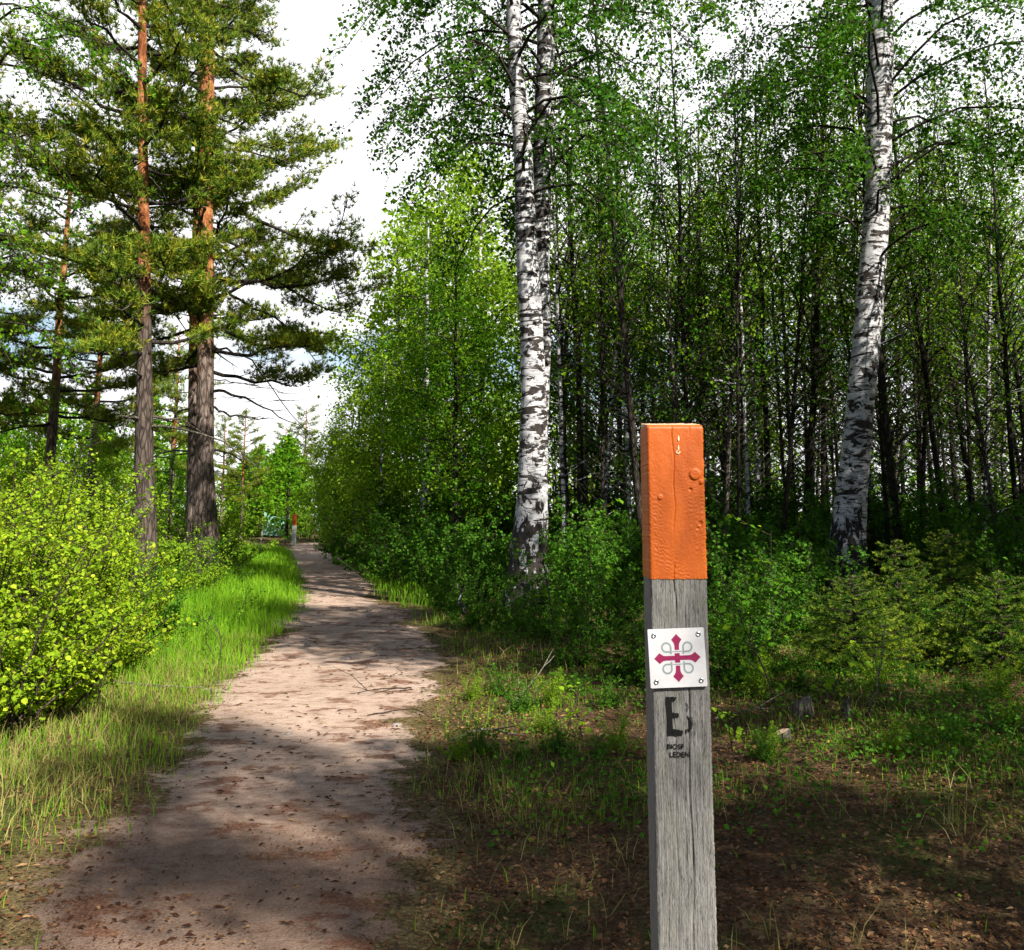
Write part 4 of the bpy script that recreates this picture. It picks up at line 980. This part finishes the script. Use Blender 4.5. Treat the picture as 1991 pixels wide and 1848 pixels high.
# end grain on top, tilted toward the viewer
b = Buf(); rim = hv[-1].copy(); nx_, ny_ = 28, 14
gx = np.linspace(-PW / 2 * .97, PW / 2 * .97, nx_); gy = np.linspace(.0055, DEP, ny_); GX, GY = np.meshgrid(gx, gy)
GZ = PT + (GY - .0055) * .12 + np.array([[.0016 * mnoise.noise(Vector((a * 90, c * 90, 0))) for a in gx] for c in gy])
GZ[0, :] = PT - .0005
i = np.arange(ny_ - 1)[:, None] * nx_; j = np.arange(nx_ - 1)[None]
b.add(np.stack([GX, GY, GZ], -1).reshape(-1, 3), np.stack([i + j, i + j + 1, i + nx_ + j + 1, i + nx_ + j], -1).reshape(-1, 4), 0, None, False)
for cx_ in (0, nx_ - 1):
    pts = [(GX[k, cx_], GY[k, cx_], GZ[k, cx_]) for k in range(ny_)]; low = [(GX[k, cx_], GY[k, cx_], PT - .002) for k in range(ny_)]
    b.add(pts + low, [[k, k + 1, ny_ + k + 1, ny_ + k] for k in range(ny_ - 1)], 0)
pts = [(GX[-1, k], GY[-1, k], GZ[-1, k]) for k in range(nx_)]; low = [(GX[-1, k], GY[-1, k], PT - .002) for k in range(nx_)]
b.add(pts + low, [[k, k + 1, nx_ + k + 1, nx_ + k] for k in range(nx_ - 1)], 0)
b.build('end_grain', [M['rawwood']], post)
# bare wood showing through the paint: two drops and edge chips
def blob(cx_, top, w, h, seed):
    r_ = np.random.default_rng(seed); n = 16; th = np.arange(n) / n * TAU; k = 1 + r_.normal(0, .08, n)
    return np.stack([cx_ + np.sin(th) * w * k * (1 - .45 * np.cos(th) * (np.cos(th) > 0)), 0 * th - .0026, PT - top + np.cos(th) * h * k], 1)
b = Buf()
for a_ in ((.0062, .026, .0018, .0055, 1), (.0047, .0515, .0040, .0040, 2), (.0056, .0445, .0016, .006, 3)):
    ring = blob(*a_); b.add(np.vstack([ring, ring * np.array([1, 0, 1]) + np.array([0, .002, 0])]), [list(range(16))], 0); b.f[-1] = (b.f[-1][0][:, ::-1], 0, b.f[-1][2], False)
b.build('bare_patch', [plain('bare_pale_wood', (.62, .44, .28), .7, .3, .15, 300)], post)
b = Buf(); ring = blob(.0049, .0505, .0018, .0032, 5); ring[:, 1] -= .0004; b.add(ring, [list(range(16))[::-1]], 0); b.build('paint_drop', [M['orange']], post)

# prism helper for flat printed shapes: polygon in (x, z), from y0 to y1 (y0 nearer the viewer)
def prism(b, poly, y0, y1, mat=0):
    poly = np.array(poly, float); n = len(poly)
    area = np.sum(poly[:, 0] * np.roll(poly[:, 1], -1) - np.roll(poly[:, 0], -1) * poly[:, 1])
    if area < 0: poly = poly[::-1]
    fr = np.stack([poly[:, 0], np.full(n, y0), poly[:, 1]], 1); bk = np.stack([poly[:, 0], np.full(n, y1), poly[:, 1]], 1)
    v = np.vstack([fr, bk]); b.add(v, [list(range(n))], mat); b.add(v, [[j, n + j, n + (j + 1) % n, (j + 1) % n] for j in range(n)], mat)
# sign plate
pc = P(1316, 1278.5, D0); U = .000199          # metres per crop pixel (517 px = plate width)
plate_e = empty('sign_plate', (pc.x - PX0, -.0045, pc.z)); plate_e.parent = post; plate_e.rotation_euler = (0, R(-2.2), 0)
hw = 259 * U; hh_ = 261 * U; b = Buf(); rc = .0012
poly = [(-hw + rc, -hh_), (hw - rc, -hh_), (hw, -hh_ + rc), (hw, hh_ - rc), (hw - rc, hh_), (-hw + rc, hh_), (-hw, hh_ - rc), (-hw, -hh_ + rc)]
prism(b, poly, -.0018, .003)
pl = b.build('sign_plate', [M['plate']], post); pl.location = plate_e.location; pl.rotation_euler = plate_e.rotation_euler
bpy.data.objects.remove(plate_e)
tag(pl, 'square white plate with a crimson arrow cross')
def arm(ang, s0):
    """one arrow-tipped arm from s0 outwards"""
    prof_ = [(s0, 20), (105, 20), (128, 24), (148, 36), (163, 48), (178, 34), (195, 17), (214, 0)]
    pts = [(a, w) for a, w in prof_] + [(a, -w) for a, w in prof_[::-1][1:]]
    c, s = math.cos(ang), math.sin(ang); return [((a * c - w * s) * U, (a * s + w * c) * U) for a, w in pts]
b = Buf()
for k, s0 in ((0, 22), (1, 72), (2, 22), (3, 68)): prism(b, arm(k * math.pi / 2, s0), -.0022, -.0017)
prism(b, [(x * U, z * U) for x, z in ((-23, -42), (23, -42), (23, 42), (-23, 42))], -.0022, -.0017)
b.build('cross_emblem', [M['red']], pl)
b = Buf()
def ribbon(b, pts, w, y0=-.0020, y1=-.0017):
    pts = np.array(pts, float); t = np.gradient(pts, axis=0); t /= np.linalg.norm(t, axis=1)[:, None]; nn = np.stack([-t[:, 1], t[:, 0]], 1)
    l_ = (pts + nn * w / 2) * U; r_ = (pts - nn * w / 2) * U; n = len(pts)
    v = np.vstack([np.stack([l_[:, 0], np.full(n, y0), l_[:, 1]], 1), np.stack([r_[:, 0], np.full(n, y0), r_[:, 1]], 1)])
    b.add(v, [[n + k, n + k + 1, k + 1, k] for k in range(n - 1)], 0)
for sx in (-1, 1):
    for sz in (-1, 1):
        pts = [(57, 34), (57, 60), (57, 78)] + [(97 - 0 + 40 * math.cos(a), 93 + 40 * math.sin(a)) for a in np.linspace(R(-10), R(0), 2)] 
        arc = [(97 + 40 * math.cos(a), 95 + 40 * math.sin(a)) for a in np.linspace(R(180), R(-90), 26)]
        pts = [(57, 34), (57, 60), (57, 80)] + arc + [(80, 55), (66, 55)]
        q = [(sx * x, sz * z) for x, z in pts]
        ribbon(b, q if sx * sz > 0 else q[::-1], 16)
for sz in (-1, 1): ribbon(b, [(-46, sz * 56), (0, sz * 57), (46, sz * 56)], 8)
b.build('loop_knot', [M['grey']], pl)
for sx in (-1, 1):
    for sz in (-1, 1):
        b = Buf(); ths = np.arange(20) / 20 * TAU
        prof_ = [(24, 0), (24, 3), (19, 9), (12, 11), (9, 5), (0.5, 4)]
        rings = [np.stack([np.cos(ths) * r_ * U, np.full(20, -.0018 - h_ * U), np.sin(ths) * r_ * U], 1) for r_, h_ in prof_]
        v = np.concatenate(rings); f = [[i * 20 + j, i * 20 + (j + 1) % 20, (i + 1) * 20 + (j + 1) % 20, (i + 1) * 20 + j] for i in range(5) for j in range(20)]
        b.add(v, f, 0, None, True); o = b.build('screw', [M['steel']], pl); o.location = (sx * 205 * U, 0, sz * 206 * U)
# stencilled lettering: worn B, then the small words
# crop coordinates -> post x,z : crop(515,780) is the plate centre
def cz(px, py): return ((px - 515) * U + (pc.x - PX0), pc.z - (py - 780) * U)
b = Buf()
def blobpoly(pts, seed, jit=2.2, sub=4):
    r_ = np.random.default_rng(seed); o_ = []
    for k in range(len(pts)):
        a = np.array(pts[k], float); c = np.array(pts[(k + 1) % len(pts)], float)
        for s in range(sub): o_.append(a + (c - a) * s / sub + r_.normal(0, jit, 2))
    return [cz(*q) for q in o_]
Y0, Y1 = -.0016, .002
for sd_, poly in enumerate([
   [(406, 1130), (462, 1130), (460, 1272), (462, 1420), (464, 1468), (412, 1466), (406, 1300)],
   [(458, 1130), (502, 1132), (496, 1152), (482, 1166), (460, 1160)],
   [(458, 1272), (512, 1272), (520, 1286), (516, 1310), (460, 1312)],
   [(460, 1416), (535, 1418), (552, 1428), (546, 1466), (462, 1469)],
   [(596, 1294), (626, 1322), (640, 1362), (634, 1410), (610, 1438), (596, 1430), (606, 1396), (610, 1352), (600, 1320)],
   [(578, 1420), (590, 1412), (588, 1448), (578, 1455)]]):
    prism(b, blobpoly(poly, sd_), Y0, Y1)
b.build('stencil_letter', [M['black']], post)
b = Buf()
for sd_, poly in enumerate([[(584, 1180), (606, 1190), (614, 1222), (600, 1262), (586, 1262), (594, 1220)], [(632, 1300), (648, 1330), (650, 1372), (640, 1376), (640, 1330)]]):
    prism(b, blobpoly(poly, 20 + sd_), Y0 + .0003, Y1)
b.build('worn_paint', [plain('worn_black_paint', (.07, .072, .078), .85, .1, .5, 500)], post)
def text(s, x0, x1, ytop, ybot, mat):
    cu = bpy.data.curves.new('lettering', 'FONT'); cu.body = s; cu.size = 1; cu.offset = .022; cu.resolution_u = 3
    o = bpy.data.objects.new('tmp', cu); COL.objects.link(o); bpy.context.view_layer.update()
    me = bpy.data.meshes.new_from_object(o.evaluated_get(bpy.context.evaluated_depsgraph_get())); bpy.data.objects.remove(o)
    me.name = 'lettering'
    co = np.zeros(len(me.vertices) * 3); me.vertices.foreach_get('co', co); co = co.reshape(-1, 3)
    mn = co.min(0); mx = co.max(0); a = cz(x0, ytop); c = cz(x1, ybot)
    X_ = a[0] + (co[:, 0] - mn[0]) / (mx[0] - mn[0]) * (c[0] - a[0]); Z_ = c[1] + (co[:, 1] - mn[1]) / (mx[1] - mn[1]) * (a[1] - c[1])
    me.vertices.foreach_set('co', np.stack([X_, np.full(len(co), Y0), Z_], 1).ravel()); me.materials.clear(); me.materials.append(mat); me.update()
    o = bpy.data.objects.new('lettering', me); COL.objects.link(o); o.parent = post
text('BIOSF', 405, 560, 1540, 1585, M['black'])
text('LEDEN', 428, 606, 1608, 1655, M['black'])

# ------------------------------------------------------------------ far things at the end of the path
def box(b, x0, x1, y0, y1, z0, z1, mat=0, bev=0):
    v = [(x, y, z) for z in (z0, z1) for x, y in ((x0, y0), (x1, y0), (x1, y1), (x0, y1))]
    b.add(v, [[3, 2, 1, 0], [4, 5, 6, 7], [0, 1, 5, 4], [1, 2, 6, 5], [2, 3, 7, 6], [3, 0, 4, 7]], mat)
DF = 47.0
x = X(573, DF); fp = empty('marker_post', (x, DF, 0)); tag(fp, 'distant pale post with orange top at the end of the path', 'post', 'orange topped marker posts')
zt = P(573, 1000, DF).z; zo = P(573, 1022, DF).z; w = .09
b = Buf(); box(b, -w, w, -w, w, -.2, zo); b.build('shaft', [M['whitepaint']], fp)
b = Buf(); box(b, -w - .005, w + .005, -w - .005, w + .005, zo, zt - .02); v = [(sx * w * f_, sy * w * f_, z_) for z_, f_ in ((zt - .02, 1), (zt, .85)) for sx, sy in ((-1, -1), (1, -1), (1, 1), (-1, 1))]
b.add(v, [[4, 5, 6, 7], [0, 1, 5, 4], [1, 2, 6, 5], [2, 3, 7, 6], [3, 0, 4, 7]]); b.build('painted_head', [M['orange']], fp)
x = X(507, 33); st = empty('white_stake', (x, 33, 0)); tag(st, 'thin stake with white tip leaning in the grass left of the far path', 'stake')
b = Buf(); za = P(507, 1050, 33).z; zb_ = P(507, 1024, 33).z
tube(b, [(0, 0, -.1), (0, 0, za)], .022, 7, 0, cap=True); b.build('shaft', [M['deadwood']], st)
b = Buf(); tube(b, [(0, 0, za), (.02, 0, zb_)], .032, 7, 0, cap=True); b.build('painted_tip', [M['whitepaint']], st); st.rotation_euler = (0, R(4), 0)
# netting panels: real woven strands between poles
def netting(px0, px1, d, r0, r1, lb, sag=.1):
    a = P(px0, r0, d); c = P(px1, r0 + 8, d); zb = P(px0, r1, d).z; root = empty('net_fence', (a.x, d, 0)); tag(root, lb, 'net', 'nets at the path end')
    W = c.x - a.x; b = Buf(); nu = max(4, int(W / .045)); nv = max(6, int((a.z - zb) / .045))
    def pt(u, v): return (W * u + .05 * math.sin(v * 5), .12 * math.sin(u * 4 + v * 2), (a.z - (a.z - c.z) * u - sag * math.sin(u * math.pi)) * (1 - v) + (zb - .05 * math.sin(u * 3)) * v)
    for i in range(nu + 1): tube(b, [pt(i / nu, k / 6) for k in range(7)], .0085, 3, 0)
    for i in range(nv + 1): tube(b, [pt(k / 8, i / nv) for k in range(9)], .0085, 3, 0)
    b.build('netting', [M['net']], root)
    b = Buf(); tube(b, [(0, 0, -.1), (0, 0, a.z + .1)], .025, 6, 0, cap=True); b.build('pole', [M['deadwood']], root)
    b = Buf(); tube(b, [(W, 0, -.1), (W, 0, c.z + .1)], .025, 6, 0, cap=True); b.build('pole', [M['deadwood']], root)
netting(513, 562, 50, 996, 1040, 'pale blue green netting hung between poles left of the far marker post', .15)
netting(613, 622, 49, 994, 1030, 'narrow strip of blue green netting right of the far marker post', .02)
# white box on a pole
d = 60; x = X(491, d); bp_ = empty('pole_sign', (x, d, 0)); tag(bp_, 'small white box on a pale pole before the reddish pine trunks', 'sign')
z1 = P(491, 940, d).z; z0 = P(491, 952, d).z
b = Buf(); tube(b, [(.1, .0, -.1), (.1, .0, z0)], .06, 8, 0, cap=True); b.build('pole', [M['whitepaint']], bp_)
b = Buf(); box(b, -.28, .24, -.1, .1, z0, z1); b.add([(-.3, -.14, z1), (.26, -.14, z1), (.26, .14, z1), (-.3, .14, z1), (-.3, 0, z1 + .08), (.26, 0, z1 + .08)], [[0, 1, 5, 4], [2, 3, 4, 5]], 0); b.add([(-.3, -.14, z1), (-.3, .14, z1), (-.3, 0, z1 + .08)], [[0, 1, 2]]); b.build('box', [M['whitepaint']], bp_)

# ------------------------------------------------------------------ light
ELEV = R(43); SD = Vector((.60, -.80, 0)).normalized() * math.cos(ELEV); SD.z = math.sin(ELEV)
sun_d = bpy.data.lights.new('sun', 'SUN'); sun = bpy.data.objects.new('sun', sun_d); COL.objects.link(sun)
sun_d.energy = 5.0; sun_d.angle = R(.55); sun_d.color = (1, .93, .80); sun.rotation_euler = (-SD).to_track_quat('-Z', 'Y').to_euler(); sun.location = (20, -15, 30)
w = bpy.data.worlds.new('World'); SC.world = w; w.use_nodes = True; nt = w.node_tree; nt.nodes.clear(); n = N(nt)
out = nt.nodes.new('ShaderNodeOutputWorld')
sky = n('ShaderNodeTexSky'); sky.sky_type = 'NISHITA'; sky.sun_disc = False; sky.sun_elevation = ELEV; sky.sun_rotation = math.atan2(SD.x, SD.y)
co = n('ShaderNodeTexCoord').outputs['Generated']
cl = n.noise(n.mapv(co, (1, 1, 2.2)), 2.2, 5, .55)
z = n('ShaderNodeSeparateXYZ', {0: co}).outputs[2]
grad = n('ShaderNodeMapRange', {0: z, 1: .16, 2: .30, 3: 0.0, 4: .55}).outputs[0]
low = n('ShaderNodeMapRange', {0: z, 1: .06, 2: .16, 3: .34, 4: 0.0}).outputs[0]
f = n.math('MAXIMUM', n.smooth(n.math('ADD', n.math('ADD', cl, grad), low), .50, .66), .10)
f = n.math('MULTIPLY', f, n.math('SUBTRACT', 1.0, n.smooth(z, .62, .85)))
fy = n('ShaderNodeSeparateXYZ', {0: co}).outputs[1]
f = n.math('MULTIPLY', f, n.smooth(n.math('ADD', fy, n.math('MULTIPLY', cl, .4)), -.1, .45))
skc = n.mix(n.math('MULTIPLY', n.math('SUBTRACT', 1.0, n.smooth(z, .3, .5)), n.smooth(fy, .0, .4)), sky.outputs[0], n.mix(1.0, sky.outputs[0], (1.5, 1.5, 1.5), 'MULTIPLY'))
colr = n.mix(f, skc, (12.6, 12.6, 12.9))
bg = n('ShaderNodeBackground', {'Color': colr, 'Strength': .042}); n.link(bg.outputs[0], out.inputs[0])

SC.view_settings.view_transform = 'Standard'; SC.view_settings.look = 'None'
SC.view_settings.exposure = 1.4; SC.view_settings.gamma = 1
SC.cycles.max_bounces = 6; SC.cycles.diffuse_bounces = 3; SC.cycles.transmission_bounces = 3; SC.cycles.glossy_bounces = 2
SC.cycles.use_denoising = True
